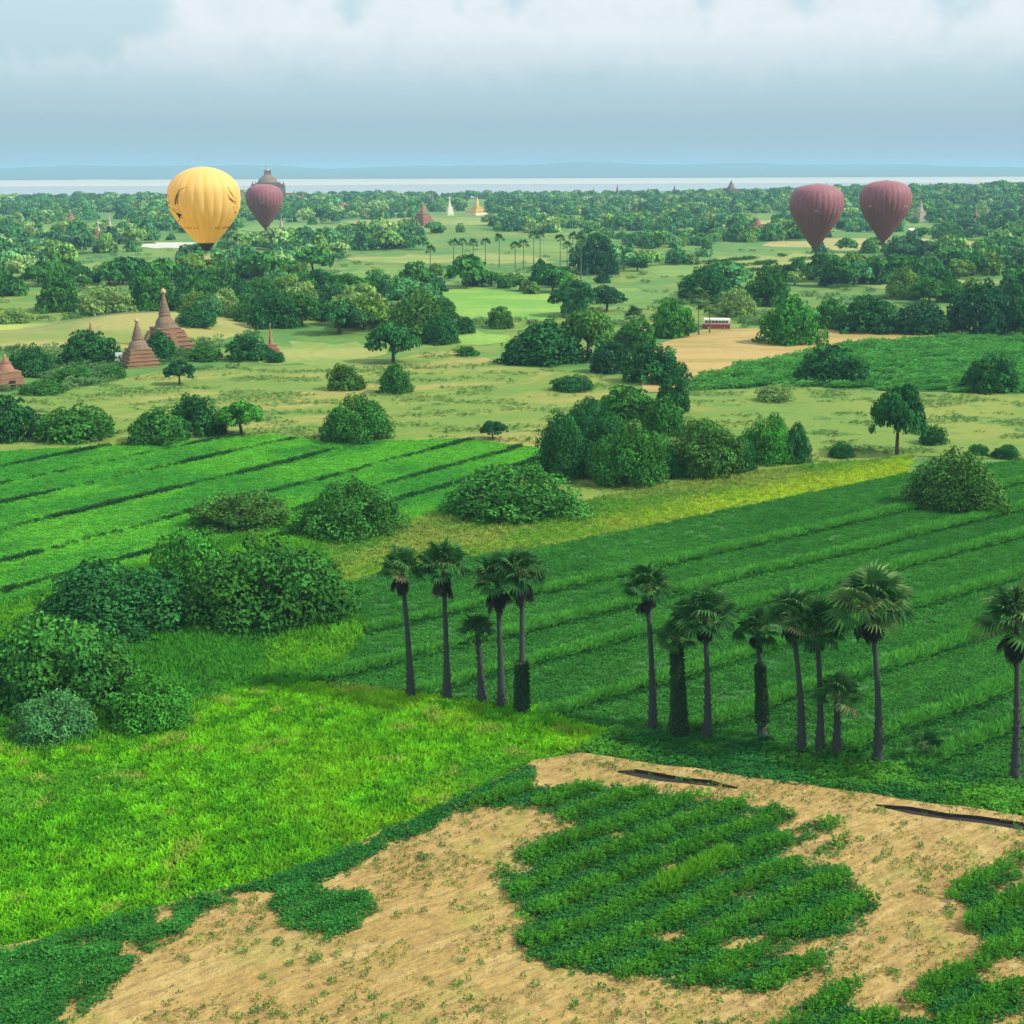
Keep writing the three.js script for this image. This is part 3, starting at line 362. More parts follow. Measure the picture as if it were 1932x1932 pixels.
function makeTrunk(seed, open, seg = 7) {
  const r = rng(seed), list = [], h = open ? 0.42 : 0.3, lean = (r() - 0.5) * 0.12;
  list.push(tubeGeo([V(0, -0.03, 0), V(lean * 0.4, h * 0.5, 0), V(lean, h, 0.02)], [0.075, 0.055, 0.045], seg));
  const n = open ? 5 : 4; for (let i = 0; i < n; i++) { const a = i * 2.4 + r(), q = 0.35 + 0.25 * r(), y = open ? 0.7 + 0.12 * r() : 0.55 + 0.15 * r(); list.push(tubeGeo([V(lean, h * 0.85, 0), V(lean + Math.cos(a) * q * 0.5, h + (y - h) * 0.6, Math.sin(a) * q * 0.5), V(lean + Math.cos(a) * q, y, Math.sin(a) * q)], [0.04, 0.026, 0.012], 5)); }
  return join(list);
}
const CROWN = { d: [[], [], []], o: [[], [], []] }, TRUNK = { d: [], o: [] };
for (let i = 0; i < 5; i++) CROWN.d[0].push(makeCrown({ seed: 40 + i, leaves: 12500, size: 0.031, clumps: 46 + 6 * i, flat: i % 2 ? 0.6 : 0.78 }));
for (let i = 0; i < 2; i++) CROWN.o[0].push(makeCrown({ seed: 50 + i, leaves: 8500, size: 0.036, clumps: 40, open: true, flat: 0.6, low: 0.24 }));
for (let i = 0; i < 6; i++) CROWN.d[1].push(makeCrown({ seed: 60 + i, leaves: 5200, size: 0.047, clumps: 30 + 5 * i, flat: i % 2 ? 0.55 : 0.75 }));
for (let i = 0; i < 4; i++) CROWN.o[1].push(makeCrown({ seed: 70 + i, leaves: 4200, size: 0.050, clumps: 30 + 3 * i, open: true, flat: 0.5, low: 0.26 }));
for (let i = 0; i < 5; i++) CROWN.d[2].push(makeCrown({ seed: 80 + i, leaves: 900, size: 0.115, clumps: 17 + 3 * i, flat: 0.65 }));
for (let i = 0; i < 4; i++) CROWN.o[2].push(makeCrown({ seed: 90 + i, leaves: 800, size: 0.115, clumps: 17 + 2 * i, open: true, flat: 0.5, low: 0.26 }));
for (let i = 0; i < 3; i++) { TRUNK.d.push(makeTrunk(100 + i, false)); TRUNK.o.push(makeTrunk(110 + i, true)); }
const TONE = { dark: [0.015, 0.066, 0.016], mid: [0.025, 0.088, 0.014], olive: [0.066, 0.122, 0.018], bright: [0.042, 0.150, 0.014], blue: [0.042, 0.118, 0.036], deep: [0.012, 0.050, 0.018], pale: [0.11, 0.165, 0.045], moss: [0.036, 0.086, 0.015], fresh: [0.030, 0.118, 0.013] };
for (const k in TONE) TONE[k] = [TONE[k][0] * 1.7, TONE[k][1] * 1.95, TONE[k][2] * 1.95];
const TM = {}; for (const k in TONE) TM[k] = new THREE.MeshPhysicalMaterial({ color: lin(...TONE[k]), roughness: 0.95, vertexColors: true, side: THREE.DoubleSide, transmission: 0.12, thickness: 0, specularIntensity: 0.05 });
const barkMat = std(0.07, 0.055, 0.045, 0.95), barkDark = std(0.035, 0.03, 0.028, 0.95);
let treeCount = 0;
function plant(p, a, h, kind, tone, lod, label, group, category = 'tree', name = 'tree', k = treeCount) {
  const g = base(name, p, (k * 2.13) % 6.283); treeCount++;
  const cs = CROWN[kind][lod]; const c = part('crown', cs[k % cs.length], TM[tone], g), t = part('trunk', TRUNK[kind][k % 3], barkMat, g);
  c.scale.set(a, h, a * (0.9 + 0.2 * ((k * 0.37) % 1))); t.scale.set(Math.min(a, h), h, Math.min(a, h));
  return tag(g, label, category, group);
}
// a tree whose outline runs from ytop down to ybot and is w wide where it stands
function fit(px, ytop, ybot, w, kind) {
  let p = ground(px, ybot), a = w / 2 * seen(p).depth / FOCAL;
  const dir = V(p.x, 0, p.z).normalize();
  if (kind === 'd') { p = p.addScaledVector(dir, a * 0.86); a = w / 2 * seen(p).depth / FOCAL; }
  let lo = 0.2, hi = 40; for (let i = 0; i < 30; i++) { const h = (lo + hi) / 2; let y = 1e9; for (let t = 0; t < 1.6; t += 0.1) y = Math.min(y, seen(p.clone().addScaledVector(dir, a * Math.cos(t) * 0.9).add(V(0, h * Math.sin(t) * 0.97, 0))).y); if (y < ytop) hi = h; else lo = h; }
  p.y = rise(p.x, p.z) > 0 ? rise(p.x, p.z) : 0; return { p, a, h: lo, d: Math.hypot(p.x, p.z) };
}
const NEAR = [ // centre x, top, foot, width, kind, tone, label
  [512, 1012, 1206, 302, 'd', 'mid', 'largest round dark green bush left of the tall palms'], [368, 996, 1130, 165, 'd', 'bright', 'fresh green bush just behind the largest round bush'], [205, 1058, 1216, 295, 'd', 'dark', 'broad dark spreading bush left of the largest round bush'],
  [118, 1160, 1370, 310, 'd', 'mid', 'big leafy bush cut by the left edge beside the bright field'], [105, 1300, 1414, 156, 'd', 'blue', 'small bluish green shrub at the corner of the bright field', 'shrub'], [288, 1268, 1392, 168, 'd', 'bright', 'low vine covered bush right of the bluish shrub', 'shrub'],
  [458, 926, 1012, 192, 'd', 'olive', 'olive green bush above the fresh green bush on the left'], [668, 908, 1024, 198, 'd', 'mid', 'rounded bush at the corner of ridged field and yellow strip'], [962, 880, 992, 236, 'd', 'mid', 'wide low bush at the head of the yellow strip'],
  [1065, 775, 908, 115, 'd', 'dark', 'dark tall bush at the left end of the tree belt'], [1182, 798, 926, 142, 'd', 'mid', 'rounded tree at the front of the tree belt'], [1326, 790, 908, 168, 'd', 'olive', 'layered olive tree in the tree belt by the yellow strip'], [1452, 785, 880, 112, 'd', 'bright', 'fresh green tree at the right end of the tree belt'], [1500, 800, 876, 60, 'd', 'dark', 'small dark bush leaning on the fresh green tree', 'shrub'],
  [1587, 834, 867, 52, 'd', 'dark', 'small round shrub alone on the pale meadow', 'shrub'], [1692, 728, 858, 118, 'o', 'dark', 'upright tree with bare trunk on the pale meadow'], [1758, 800, 842, 58, 'd', 'dark', 'dark shrub beside the tree with bare trunk', 'shrub'], [1796, 850, 974, 188, 'd', 'olive', 'broad spreading tree inside the striped field at right'],
  [1845, 838, 862, 40, 'd', 'dark', 'low shrub left of a pair on the right meadow', 'shrub'], [1897, 838, 868, 56, 'd', 'dark', 'low shrub right of a pair on the right meadow', 'shrub'], [1870, 666, 744, 112, 'd', 'dark', 'pointed dark bush at the right edge of the bushy crop'], [1568, 650, 728, 138, 'd', 'dark', 'dark round bush inside the bushy crop field'], [1460, 724, 762, 76, 'd', 'pale', 'thin pale bush on the edge of the pale meadow', 'shrub'],
  [1493, 558, 654, 132, 'd', 'bright', 'big bright tree standing on the sandy clearing'],
  [1232, 646, 728, 128, 'd', 'dark', 'dark tree at the upper bend of the tree belt'], [1150, 640, 708, 90, 'd', 'deep', 'very dark tree left of the upper bend of the belt'], [1270, 706, 782, 70, 'd', 'dark', 'tree at the right flank of the tree belt'], [1185, 728, 800, 130, 'd', 'mid', 'tree in the middle of the belt below its bend'], [1110, 752, 830, 90, 'd', 'dark', 'tree left of the middle of the belt'], [1252, 748, 828, 95, 'd', 'mid', 'tree right of the middle of the belt'],
  [1140, 772, 862, 110, 'd', 'dark', 'dark tree filling the belt behind the front rounded tree'], [1222, 812, 905, 100, 'd', 'mid', 'tree between the rounded and the layered tree of the belt'], [1270, 842, 906, 90, 'd', 'dark', 'low dark bush at the foot of the layered olive tree', 'shrub'], [1390, 826, 896, 80, 'd', 'dark', 'low bush between layered and fresh green tree', 'shrub'], [1080, 706, 742, 90, 'd', 'dark', 'low dark bush under the left of the upper belt', 'shrub'],
  [1030, 604, 692, 170, 'd', 'dark', 'wide dark tree at the top left of the belt'], [1110, 585, 680, 130, 'o', 'olive', 'layered tree behind the top of the belt'], [978, 636, 690, 70, 'd', 'deep', 'dark bush at the very left of the upper belt'], [1200, 600, 664, 90, 'd', 'mid', 'tree left of the pale palms near the bus'], [1268, 562, 640, 90, 'd', 'bright', 'fresh green tree left of the bus'],
  [676, 745, 840, 132, 'd', 'mid', 'single round bush on the upper edge of the ridged field'], [746, 684, 746, 74, 'd', 'mid', 'small round bush on the pasture right of a twin'], [650, 686, 740, 78, 'd', 'olive', 'small bush on the pasture left of a twin'], [930, 795, 829, 56, 'o', 'deep', 'tiny dark tree alone on the pasture edge'], [742, 610, 684, 108, 'o', 'dark', 'flat topped tree with bare trunk above the pasture'],
  [24, 745, 838, 108, 'd', 'dark', 'dark tree at the left end of the hedge row'], [140, 762, 840, 178, 'd', 'mid', 'wide bush in the hedge row at left'], [298, 770, 844, 132, 'd', 'mid', 'rounded bush in the middle of the hedge row'], [372, 743, 828, 105, 'd', 'dark', 'tall bush in the hedge row right of the rounded one'], [456, 755, 822, 104, 'o', 'bright', 'fresh green tree at the right end of the hedge row'],
  [339, 680, 726, 64, 'o', 'deep', 'small dark tree below the tallest brick stupa'], [172, 622, 692, 112, 'd', 'dark', 'dark round tree left of the grey brick stupa'], [60, 648, 712, 88, 'd', 'dark', 'dark round tree right of the stupa at the left edge'], [302, 624, 684, 74, 'd', 'dark', 'dark tree between the two larger stupas'], [468, 630, 684, 92, 'd', 'dark', 'dark tree left of the small pointed stupa'], [520, 662, 686, 44, 'd', 'dark', 'low bush at the foot of the small pointed stupa', 'shrub'],
  [140, 690, 722, 76, 'd', 'mid', 'low bush in front of the dark round tree at left', 'shrub'], [390, 652, 684, 76, 'd', 'mid', 'low bush right of the tallest brick stupa', 'shrub'], [80, 715, 748, 96, 'd', 'mid', 'low bush in front of the stupa at the left edge', 'shrub'], [372, 592, 632, 88, 'd', 'dark', 'bush on the right shoulder of the dry mound'], [880, 652, 674, 54, 'd', 'mid', 'small pale bush left of the upper belt', 'shrub'], [215, 690, 716, 60, 'd', 'mid', 'low bush at the foot of the grey brick stupa', 'shrub'], [1442, 1388, 1412, 52, 'd', 'deep', 'small dark shrub at the foot of a palm on the bank', 'shrub'],
  [1640, 556, 632, 135, 'd', 'dark', 'dark tree in the row right of the big bright tree'], [1738, 566, 634, 120, 'd', 'deep', 'very dark tree in the middle of the row at right'], [1848, 530, 636, 150, 'd', 'deep', 'tallest very dark tree in the row at right'], [1925, 556, 636, 110, 'd', 'dark', 'dark tree at the right end of the row'], [1570, 560, 622, 70, 'd', 'mid', 'tree just behind the big bright tree'],
  [520, 540, 622, 92, 'd', 'dark', 'round tree above the small pointed stupa'], [640, 566, 630, 110, 'o', 'dark', 'broad tree left of the flat topped tree'], [790, 546, 640, 120, 'd', 'olive', 'olive tree at the left edge of the bright green clearing'], [830, 590, 652, 80, 'd', 'dark', 'dark tree below the olive tree at the centre'], [875, 596, 632, 50, 'd', 'dark', 'small dark tree in the bright green clearing', 'tree'], [945, 575, 622, 66, 'd', 'olive', 'olive tree at the lower edge of the bright green clearing'], [28, 578, 612, 56, 'd', 'pale', 'pale bush at the left edge beside the lime green clearing', 'shrub'],
  [1128, 440, 520, 88, 'd', 'deep', 'tall dark tree right of the thin far palms'], [1390, 540, 600, 86, 'd', 'pale', 'pale rounded tree above the bus'], [1330, 498, 570, 110, 'd', 'dark', 'dark spreading tree above the pale palms'], [1450, 496, 580, 96, 'd', 'mid', 'tall tree above the big bright tree'], [290, 500, 590, 110, 'd', 'mid', 'tall tree behind the crest of the dry mound'], [200, 535, 596, 100, 'd', 'pale', 'light green tree behind the left of the dry mound'], [115, 510, 590, 90, 'd', 'mid', 'domed tree left of the light green tree'],
];
NEAR.forEach(([x, yt, yb, w, kind, tone, label, cat], i) => { const f = fit(x, yt, yb, w, kind); plant(f.p, f.a, f.h, kind, { olive: 'moss', bright: 'fresh' }[tone] || tone, f.d < 240 ? 0 : 1, label, cat ? 'shrubs near the fields' : 'trees and tall bushes near the fields', cat || 'tree', cat === 'shrub' ? 'shrub' : 'tree', i); });
// the wooded plain: trees set by chance where the photograph shows woods, clearings kept free
const WOOD = [[-500, 322], [2450, 322], [2450, 622], [1900, 622], [1720, 600], [1600, 590], [1500, 570], [1400, 580], [1300, 575], [1230, 600], [1120, 600], [1000, 600], [900, 556], [860, 600], [800, 615], [700, 622], [560, 622], [420, 618], [345, 588], [270, 572], [80, 586], [-500, 606]];
const KEEP = [[1295, 580, 1405, 640], [290, 570, 330, 640], [490, 610, 530, 640], [0, 640, 400, 700], [795, 440, 1090, 516], [874, 376, 926, 440], [838, 376, 860, 440], [785, 385, 815, 424], [1415, 408, 1450, 440], [180, 405, 220, 425], [1700, 425, 1750, 445]];
const spots = []; {
  const r = rng(77), clearW = CLEARPX;
  for (let d = 395; d < 2330; ) {
    const s = d < 700 ? 10.5 : d < 1200 ? 12.5 : 15; const step = s;
    for (let az = -0.42; az < 0.42; az += step / d) {
      const dd = d + (r() - 0.5) * step, aa = az + (r() - 0.5) * step / d, x = Math.sin(aa) * dd, z = -Math.cos(aa) * dd, big = r(), q = seen(V(x, 0, z)), tone = r(), sh = r();
      const dens = fbm(x / 60 + 5, z / 85 + 3, 3); if (dens < (dd > 1500 ? 0.35 : 0.455) + 0.14 * r()) continue;
      if (!inPoly(WOOD, q.x, q.y)) continue;
      if (clearW.some((p) => inPoly(p, q.x, q.y) || inPoly(p, q.x, q.y - 2600 / dd))) continue;
      if (KEEP.some(([x0, y0, x1, y1]) => q.x > x0 && q.x < x1 && q.y > y0 && q.y < y1)) continue;
      const h = 4.5 + 7.5 * big * big + (dd > 1400 ? 2 : 0); spots.push({ x, z, d: dd, h, a: h * (0.55 + 0.35 * sh), tone, sh, q });
    }
    d += s;
  }
}
spots.sort((a, b) => a.d - b.d);
const pickTone = (t) => t < 0.26 ? 'dark' : t < 0.56 ? 'mid' : t < 0.74 ? 'olive' : t < 0.80 ? 'deep' : t < 0.90 ? 'blue' : 'pale';
const LEAF = { dark: 'dark green', mid: 'mid green', olive: 'olive green', deep: 'very dark', blue: 'bluish green', pale: 'pale green' };
const ZONES = [[110, 'at the left edge'], [250, 'behind the left of the mound'], [400, 'behind the tallest stupa'], [560, 'above the small pointed stupa'], [700, 'left of the flat topped meadow tree'], [860, 'left of the bright clearing'], [1040, 'under the thin far palms'], [1240, 'above the central tree belt'], [1400, 'above the red bus'], [1560, 'above the big bright tree'], [1750, 'under the burgundy balloons'], [9999, 'at the right edge']];
const where = (x, d) => `in the ${d < 450 ? 'front' : d < 540 ? 'middle' : 'back'} woods ${ZONES.find(([m]) => x < m)[1]}`, bigness = (h) => h < 5.6 ? 'small ' : h > 8.5 ? 'tall ' : '';
let made = 0; const rest = [];
for (const s of spots) {
  const vis = s.q.x > -60 && s.q.x < 1992;
  if (made < 225 && vis) { const kind = s.sh > 0.55 ? 'o' : 'd', tone = pickTone(s.tone); plant(V(s.x, Math.max(0, rise(s.x, s.z)), s.z), s.a, s.h, kind, tone, s.d < 520 ? 1 : 2, `${bigness(s.h)}${LEAF[tone]} ${kind === 'o' ? 'spreading' : 'rounded'} tree ${where(s.q.x, s.d)}`, 'trees of the wooded plain', 'tree', 'tree', made * 7 + 3); made++; } else rest.push(s);
}
{ // the rest of the woods, which reads as one mass
  const r = rng(5), protos = [...CROWN.d[2], ...CROWN.o[2]], bags = protos.map(() => []);
  rest.forEach((s, i) => bags[s.sh > 0.6 ? 5 + (i % 4) : i % 5].push(s));
  const mat = new THREE.MeshStandardMaterial({ color: 0xffffff, roughness: 0.9, vertexColors: true, side: THREE.DoubleSide });
  bags.forEach((b, i) => { const m = new THREE.InstancedMesh(protos[i], mat, b.length), c = new THREE.Color(); b.forEach((s, k) => { MM.compose(V(s.x, Math.max(0, rise(s.x, s.z)), s.z), QQ.setFromEuler(EE.set(0, r() * 6.283, 0)), V(s.a, s.h, s.a)); m.setMatrixAt(k, MM); m.setColorAt(k, c.setRGB(...TONE[pickTone(s.tone)]).multiplyScalar(1.25)); }); top('distant_woodland', m); tag(m, 'distant woodland stretching to the river', 'woodland', 'distant woodland', 'stuff'); });
  console.log('trees', made, 'rest', rest.length);
}
{ // undergrowth between the trees of the woods and stupas
  const s = [], r = rng(91); for (let i = 0; i < 9000; i++) { const x = -100 + 2130 * r(), y = 470 + 270 * Math.pow(r(), 0.8); if (y > 640 && x > 560) continue; const p = ground(x, y); if (fbm(p.x / 14, p.z / 20, 3) < 0.5 || rise(p.x, p.z) > 0.25) continue; if (CLEARPX.some((q) => inPoly(q, x, y)) || inPoly(P.fallow, x, y) || inPoly(P.beans, x, y) || inPoly(P.pasture, x, y)) continue; s.push([p.x, Math.max(0, rise(p.x, p.z)), p.z, 1.6 + 1.6 * r(), 0.9 + 1.2 * r(), ...mix3([0.03, 0.10, 0.026], [0.085, 0.16, 0.05], r())]); }
  sow('undergrowth', PLANT.bush, s, 'low scrub and undergrowth between the trees', 'undergrowth');
}

// ---------------------------------------------------------------- toddy palms
const FROND = [0, 1, 2, 3].map((k) => { // a fan leaf on its stalk: stalk along +x from 0 to 1, pleated fan beyond it
  const r = rng(200 + k), list = [], n = 17, pos = [];
  for (let i = 0; i < n; i++) { const a0 = -1.95 + 3.9 * i / n, a1 = -1.95 + 3.9 * (i + 1) / n, am = (a0 + a1) / 2, L = (0.92 - 0.16 * Math.abs(am) / 1.95) * (0.9 + 0.2 * r()), c = 0.62, dr = -0.16 - 0.12 * r();
    const o = V(0.98, 0, 0), m0 = V(0.98 + Math.cos(a0) * L * c, 0.05, Math.sin(a0) * L * c), m1 = V(0.98 + Math.cos(a1) * L * c, 0.05, Math.sin(a1) * L * c), mm = V(0.98 + Math.cos(am) * L * c, -0.045, Math.sin(am) * L * c), t = V(0.98 + Math.cos(am) * L, dr * (1 + 0.4 * k % 2), Math.sin(am) * L);
    for (const q of [o, m0, mm, o, mm, m1, m0, t, mm, mm, t, m1]) pos.push(q.x, q.y, q.z); }
  const g = new THREE.BufferGeometry(); g.setAttribute('position', new THREE.Float32BufferAttribute(pos, 3)); return g;
});
const STALK = bare(tubeGeo([V(0, 0, 0), V(0.5, 0.07, 0), V(1.02, 0.02, 0)], [0.05, 0.032, 0.026], 4));
const frondMat = { green: [0, 1, 2].map((i) => new THREE.MeshPhysicalMaterial({ color: lin(...[[0.030, 0.13, 0.030], [0.062, 0.20, 0.045], [0.15, 0.28, 0.085]][i]), roughness: 0.6, side: THREE.DoubleSide, transmission: 0.3, thickness: 0, specularIntensity: 0.25 })), dead: [0, 1].map((i) => std(...[[0.012, 0.012, 0.012], [0.03, 0.022, 0.016]][i], 0.95, { side: THREE.DoubleSide })), straw: std(0.30, 0.27, 0.13, 0.9, { side: THREE.DoubleSide }) };
const stalkMat = std(0.16, 0.19, 0.06, 0.8), stalkDead = std(0.07, 0.05, 0.035, 0.95), palmBark = std(0.034, 0.042, 0.042, 0.95), palePalm = std(0.12, 0.12, 0.09, 0.95), bootMat = std(0.045, 0.038, 0.034, 0.95), vineMat = new THREE.MeshStandardMaterial({ color: lin(0.016, 0.07, 0.016), roughness: 0.9, side: THREE.DoubleSide });
function palm(xc, yc, xb, yb, rpx, o, label, group, name = 'toddy_palm') {
  const b = ground(xb, yb), dep = seen(b).depth, m = dep / FOCAL, r = rng(Math.round(xb * 7 + yb));
  let lo = 0, hi = 40; for (let i = 0; i < 30; i++) { const h = (lo + hi) / 2; if (seen(b.clone().setY(h)).y < yc) hi = h; else lo = h; }
  const H = lo, lean = (xc - seen(b.clone().setY(H)).x) * m, g = base(name, b, 0), at = (t) => V(lean * t * t * (1.4 - 0.4 * t), H * t, 0.12 * Math.sin(t * 3) * (xb % 3 - 1));
  const rad = (t) => (o.thin || 1) * (0.19 + 0.24 * Math.pow(1 - t, 3.2)), pts = [], rr = []; const steps = o.far ? 5 : 26;
  for (let i = 0; i <= steps; i++) { const t = i / steps; pts.push(at(t)); rr.push(rad(t) * (o.far ? 1.1 : 0.95 + 0.1 * (i % 2))); } pts[0].y = -0.3;
  const trunk = part('trunk', tubeGeo(pts, rr, o.far ? 5 : 9), o.far ? palePalm : palmBark, g);
  if (o.boots) { // stubs of old leaf stalks
    const list = [], t1 = o.boots, n = Math.round(95 * t1 * H / 10); for (let i = 0; i < n; i++) { const t = 0.03 + (t1 - 0.03) * i / n, a = i * 2.4, p = at(t), R = rad(t) + 0.04, s = new THREE.ConeGeometry(0.10, 0.46, 4); s.rotateZ(-0.75); s.translate(R, 0.05, 0); s.rotateY(a); s.translate(p.x, p.y, p.z); list.push(s); }
    const k = part('leaf_stubs', join(list), bootMat, g); k.userData.kind = 'stuff'; k.userData.label = 'jagged stubs of old leaves on the trunk';
  }
  if (o.vine) { const l = []; for (let i = 0; i < 2600; i++) { const t = o.vine[0] + (o.vine[1] - o.vine[0]) * r(), a = r() * 6.283, p = at(t), R = rad(t) + 0.01 + 0.22 * r() * r() * o.vine[2]; l.push([p.x + Math.cos(a) * R, p.y, p.z + Math.sin(a) * R, Math.cos(a), r() - 0.7, Math.sin(a), 0.26, 0.09, r()]); } const k = part('creeper', leafGeo(l), vineMat, g); k.userData.label = 'green creeper climbing the trunk'; }
  const crown = new THREE.Group(); crown.name = 'crown'; crown.position.copy(at(1)); g.add(crown);
  const R = rpx * m, s = R / 1.86, n = o.n || (o.far ? 11 : 30);
  for (let i = 0; i < n; i++) {
    const u = (i + 0.5) / n, e = 1.45 - u * (o.droop || 1.75) + (r() - 0.5) * 0.2, a = i * 2.39996 + r() * 0.5, k = i % 4;
    const mat = o.pale && r() < 0.45 ? frondMat.green[2] : frondMat.green[r() < 0.5 ? 0 : 1]; const old = !o.far && u > 0.9 && r() < 0.35;
    const f = part('frond', FROND[k], old ? frondMat.straw : mat, crown); f.rotation.set((r() - 0.5) * 1.1, 0, 0); f.rotation.order = 'YZX'; f.rotation.y = a; f.rotation.z = e; f.scale.setScalar(s * (0.85 + 0.3 * r()) * 1.06);
    if (!o.far) part('stalk', STALK, stalkMat, f);
  }
  if (o.skirt) { const sk = new THREE.Group(); sk.name = 'dead_leaf_skirt'; sk.position.copy(at(1)); g.add(sk); sk.userData.label = 'dark skirt of dead hanging leaves';
    for (let i = 0; i < 16; i++) { const f = part('dead_frond', FROND[i % 4], frondMat.dead[i % 3 ? 0 : 1], sk); f.rotation.order = 'YZX'; f.rotation.set((r() - 0.5) * 1.9, i * 2.4 + r(), -0.95 - 0.55 * r()); f.position.set(0, -0.4 * o.skirt * r() * 2, 0); f.scale.set(s * (0.62 + 0.5 * r()) * o.skirt, s * 0.55, s * (0.36 + 0.3 * r())); } }
  return tag(g, label, 'palm tree', group);
}
const PG = 'tall palms in a row beside the striped field';
palm(758, 1074, 775, 1317, 44, { skirt: 1, boots: 0.25 }, 'leftmost tall palm of the left group with a dark skirt', PG);
palm(837, 1072, 844, 1323, 50, { skirt: 1, boots: 0.2 }, 'second tall palm from the left with a slim dark trunk', PG);
palm(901, 1198, 909, 1329, 40, { boots: 0.9, thin: 1.15, n: 24, droop: 1.3 }, 'short palm with a jagged trunk between taller palms', PG);
palm(938, 1096, 946, 1335, 52, { skirt: 1, boots: 0.15 }, 'tall palm right of the short jagged palm', PG);
palm(985, 1084, 985, 1347, 52, { skirt: 1, boots: 0.36, vine: [0.05, 0.38, 1.2] }, 'tall palm with a thick shaggy foot, right end of left group', PG);
palm(1221, 1112, 1231, 1376, 46, { skirt: 0.9, boots: 0.45 }, 'first palm of the right group, jagged lower trunk', PG);
palm(1276, 1207, 1280, 1388, 42, { vine: [0, 0.96, 1], boots: 0.9, thin: 1.5, n: 22 }, 'stout palm with its trunk wholly wrapped in creeper', PG);
palm(1330, 1170, 1334, 1393, 60, { skirt: 0.6, boots: 0.5 }, 'full crowned palm right of the creeper wrapped palm', PG);
palm(1430, 1190, 1437, 1393, 46, { boots: 0.72, vine: [0.15, 0.68, 0.6], skirt: 0.7, n: 24 }, 'narrow crowned palm with creeper halfway up its trunk', PG);
palm(1494, 1170, 1511, 1421, 58, { skirt: 0.6, boots: 0.46 }, 'leaning palm with a pale upper trunk and jagged foot', PG);
palm(1542, 1194, 1546, 1424, 60, { skirt: 0.6, boots: 0.2 }, 'palm with a slim trunk just behind the young palm', PG);
palm(1579, 1322, 1577, 1428, 52, { boots: 0.9, thin: 1.25, n: 24, droop: 1.5 }, 'short young palm with a stubby jagged trunk', PG);
palm(1644, 1150, 1655, 1440, 80, { skirt: 0.7, boots: 0.3, pale: true }, 'palm with the widest pale crown and yellow stalks', PG);
palm(1918, 1178, 1914, 1475, 78, { skirt: 0.8, boots: 0.52, pale: true }, 'tall palm at the right edge of the view', PG);
palm(1749, 1418, 1749, 1436, 40, { n: 12, droop: 1.3 }, 'stemless young palm sprouting at the field edge', PG);
for (const [xc, yc, xb, yb, label] of [[1318, 566, 1318, 632, 'pale palm left of the red bus, taller of two'], [1338, 582, 1339, 628, 'pale short palm in front of the red bus'], [1196, 600, 1194, 644, 'pale palm in the trees left of the bus']]) palm(xc, yc, xb, yb, 23, { far: true, n: 22, pale: true, thin: 0.62 }, label, 'palms near the bus');
const FP = [[812, 470, 508], [856, 458, 492], [873, 456, 492], [893, 458, 490], [916, 455, 492], [942, 448, 498], [972, 462, 500], [988, 459, 504], [1007, 443, 500], [1019, 443, 496], [1057, 449, 500], [1070, 462, 510], [1081, 445, 505], [1096, 451, 520]];
const ORD = ['first', 'second', 'third', 'fourth', 'fifth', 'sixth', 'seventh', 'eighth', 'ninth', 'tenth', 'eleventh', 'twelfth', 'thirteenth', 'fourteenth'];
FP.forEach(([x, yt, yb], i) => palm(x, yt + 3, x, yb + 6, 11, { far: true, n: 15, thin: 0.8 }, `${ORD[i]} thin far palm from the left over the long pale clearing`, 'thin far palms over the clearing'));

// ---------------------------------------------------------------- brick stupas and temples
function mottled(seed, a, b, c, streak = 1) { // weathered masonry: courses, stains and lichen as flat tone
  return (() => { const t = paint(0, 0, 1, 1, 256, 256, (x, y) => { const course = 0.86 + 0.14 * (Math.floor(y * 48) % 2), n = fbm(x * 7 + seed, y * 9, 4), m = fbm(x * 26 + seed, y * 20 * streak, 3), k = mix3(mix3(a, b, ss(0.35, 0.65, n)), c, ss(0.52, 0.72, m)); return k.map((v) => v * course * (0.8 + 0.4 * vn(x * 90, y * 90))); }); t.wrapS = t.wrapT = THREE.RepeatWrapping; return new THREE.MeshStandardMaterial({ map: t, roughness: 0.95 }); })();
}
const BRICK = { orange: mottled(1, [0.42, 0.20, 0.08], [0.27, 0.145, 0.08], [0.13, 0.10, 0.075]), grey: mottled(7, [0.17, 0.12, 0.085], [0.25, 0.135, 0.08], [0.11, 0.105, 0.085]), red: mottled(13, [0.33, 0.145, 0.09], [0.25, 0.12, 0.08], [0.15, 0.11, 0.085]), pale: mottled(19, [0.42, 0.38, 0.30], [0.36, 0.30, 0.23], [0.24, 0.21, 0.17]) };
const plaster = std(0.40, 0.30, 0.17, 0.9), gold = new THREE.MeshStandardMaterial({ color: lin(0.62, 0.44, 0.14), roughness: 0.45, metalness: 0.35 }), whitewash = std(0.66, 0.62, 0.52, 0.9), darkDoor = std(0.012, 0.010, 0.010, 0.95);
function worn(g, amp, seed) { // eroded edges: vertices moved a little; equal points move alike
  const p = g.attributes.position; for (let i = 0; i < p.count; i++) { const x = p.getX(i), y = p.getY(i), z = p.getZ(i), s = seed * 3.7; p.setXYZ(i, x + amp * (vn(x * 1.7 + s + y, z * 1.7 + 5 + y * 2.1) - 0.5) * 2, y + amp * 0.5 * (vn(x * 1.3 + 31 + s, z * 1.3 + y) - 0.5) * 2, z + amp * (vn(x * 1.7 + 77 + y * 1.9, z * 1.7 + s) - 0.5) * 2); } g.computeVertexNormals(); return g;
}
const wbox = (w, h, d, y, amp, seed) => { const g = new THREE.BoxGeometry(w, h, d, 5, 2, 5); g.translate(0, y + h / 2, 0); return worn(g, amp, seed); };
